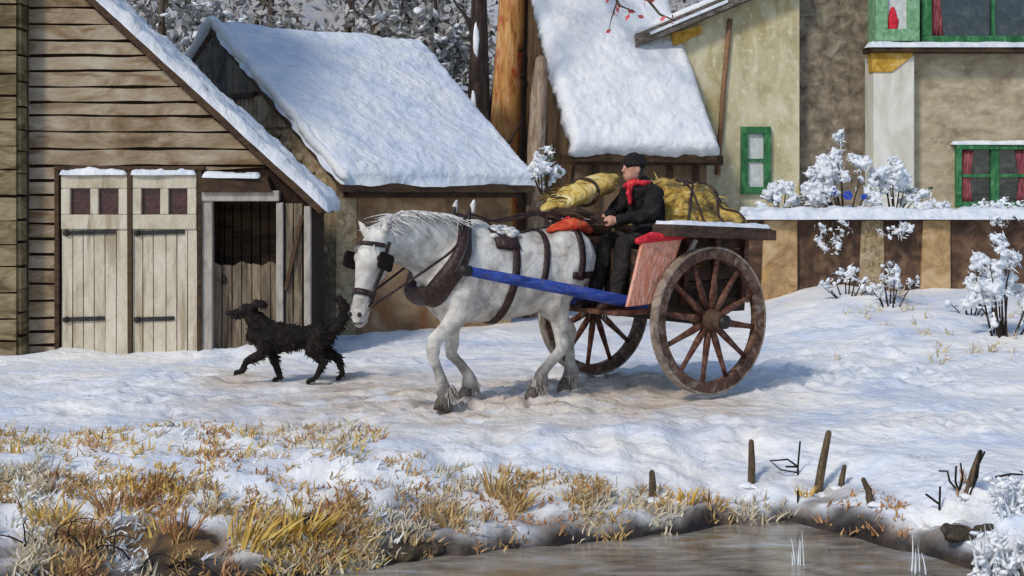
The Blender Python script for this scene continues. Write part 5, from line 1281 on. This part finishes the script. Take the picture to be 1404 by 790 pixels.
# stakes and dead stems standing in the snow on the right
M['stake'] = pm('weathered_stake', [(58, 48, 38), (96, 80, 60), (132, 114, 90)], 10, (2, 2, .6), bump=.8, bscale=30)
def stake(name, label, foot, top_px, D_, r_, cat):
    t = thing(name, label, cat, foot); mb = MB(); tp = P(top_px[0], top_px[1], D_)
    mb.tube([foot-V((0, 0, .08)), foot.lerp(tp, .5)+V((.004, 0, 0)), tp], [r_*1.15, r_, r_*.75], 8, round_ends=True); mb.build('post', M['stake'], t, True)
    mb = MB(); [mb.blob(foot+V((random.uniform(-2, 2)*r_, random.uniform(-2, 1)*r_, -r_*.3)), (r_*random.uniform(1.2, 2.2), r_*1.8, r_*random.uniform(.5, 1)), 9, 6, .4) for _ in range(3)]; mb.build('snow', M['snowdab'], t, True)
for lb, foot, top, r_, nm, ct in (('upright brown post in the snow left of the black twigs', (1030, 664), (1030, 606), .03, 'stake', 'stake'),
        ('long dark stake leaning right in the snow just right of the black twigs', (1118, 676), (1136, 594), .034, 'stake', 'stake'),
        ('short dark stump among golden tufts at mid bank', (894, 684), (894, 648), .03, 'stake', 'stump'),
        ('little grey leaning stake right of the long dark stake', (1150, 668), (1158, 640), .024, 'stake', 'stake'),
        ('pale brown stake leaning left near the end of the bank', (1196, 690), (1184, 658), .026, 'stake', 'stake'),
        ('slanting grey brown stake nearest the right corner of the bank', (1322, 684), (1344, 620), .026, 'stake', 'stake')):
    f = at(*foot); stake(nm, lb, f, top, f.y, r_*.8, ct)
def twig(label, foot, lines, r_=.0075):
    f = at(*foot); t = thing('dead_stem', label, 'dead stem', f); mb = MB()
    for ln in lines:
        mb.tube([P(x, y, f.y+.02*math.sin(x)) for x, y in ln], [r_*(1-.1*i) for i in range(len(ln))], 6, round_ends=True)
    mb.build('stems', M['inkstem'], t, True)
twig('bent black twigs making a kite shape in the snow left of the long stake', (1094, 652), [[(1094, 656), (1094, 640), (1097, 606)], [(1094, 640), (1080, 630), (1056, 632), (1070, 644), (1092, 648)], [(1094, 640), (1078, 640)]])
twig('hooked black stem below the orange yellow tuft', (1094, 692), [[(1094, 674), (1094, 690), (1104, 697), (1116, 690)]])
twig('three forked black stem standing right of the pale stakes', (1316, 674), [[(1316, 680), (1310, 660), (1311, 640)], [(1314, 674), (1302, 660), (1299, 646), (1288, 646)], [(1314, 676), (1320, 656), (1317, 636)]])
twig('pair of straight black stems leaning right by the slanting stake', (1328, 686), [[(1326, 688), (1340, 654), (1344, 618)], [(1334, 670), (1340, 640), (1350, 620)]])
twig('small black forked twig low on the bank right of the pale stake', (1288, 700), [[(1288, 698), (1289, 668)], [(1286, 690), (1270, 678)]])
twig('horizontal black twig lying by the right edge', (1380, 660), [[(1366, 654), (1386, 650), (1403, 651), (1400, 646)], [(1384, 652), (1386, 664)]])
# frosted reeds and dark rounded clumps in the lower right corner
random.seed(41)
def reed(label, p, n, h, spd=.2):
    t = thing('frosted_reeds', label, 'reeds', p); mb = MB()
    for k in range(n): mb.blade(p+V((random.uniform(-spd, spd), random.uniform(-.1, .1), -.05)), (random.gauss(0, .2), random.gauss(0, .15), 1), h*random.uniform(.5, 1.1), .022, random.uniform(0, .25))
    mb.build('blades', M['frost'], t); mb = MB()
    for k in range(n*3): s_ = random.uniform(.012, .03); mb.blob(p+V((random.uniform(-spd, spd)*1.2, random.uniform(-.12, .1), random.uniform(0, .75)**1.3*h)), (s_*1.3, s_*.7, s_*.6), 6, 4, .5, Euler((random.uniform(-.7, .7), random.uniform(-.9, .9), 0)).to_matrix())
    mb.build('snow', M['snowdab'], t, True)
reed('tall frosted reeds filling the bottom right corner by the water', at(1384, 775, 7), 46, .42, .17)
reed('shorter frosted reeds at the right edge above the corner clump', at(1394, 700, 8), 30, .26, .12)
for px, py, lb in ((1098, 775, 'thin white reed blades rising from the stream below the long stake'), (1262, 785, 'single clump of white reed blades in the stream near the right end')):
    D_ = (CH+.32)*FPX/(py-HZ); p = V(((px-702)/FPX*D_, D_, -.33)); t = thing('frosted_reeds', lb, 'reeds', p); mb = MB()
    for k in range(7): mb.blade(p+V((random.uniform(-.05, .05), random.uniform(-.04, .04), 0)), (random.gauss(0, .06), random.gauss(0, .06), 1), random.uniform(.08, .24), .008, .12)
    mb.build('blades', M['frost'], t)
M['clump'] = pm('dark_moss_clump', [(40, 36, 32), (72, 62, 50), (104, 92, 76)], 10, bump=.8, bscale=30)
for px, py, r_, lb in ((1315, 728, .075, 'dark mossy clump beneath the black forked stem at the waterline'), (1352, 722, .06, 'smaller dark mossy clump just left of the corner reeds'), (590, 752, .06, 'round dark clump at the waterline below the ochre tufts'), (556, 746, .085, 'larger dark clump at the waterline left of the round one')):
    p = at(px, py, 7.8); t = thing('moss_clump', lb, 'moss clump', p); mb = MB()
    for k in range(7): mb.blob(p+V((random.uniform(-1, 1)*r_, random.uniform(-.8, .5)*r_, random.uniform(-.3, .4)*r_)), (r_*.7, r_*.6, r_*.5), 9, 6, .3)
    blend('moss', MB_off(mb, p), M['clump'], t, .012, 2, .5, .01, 30)
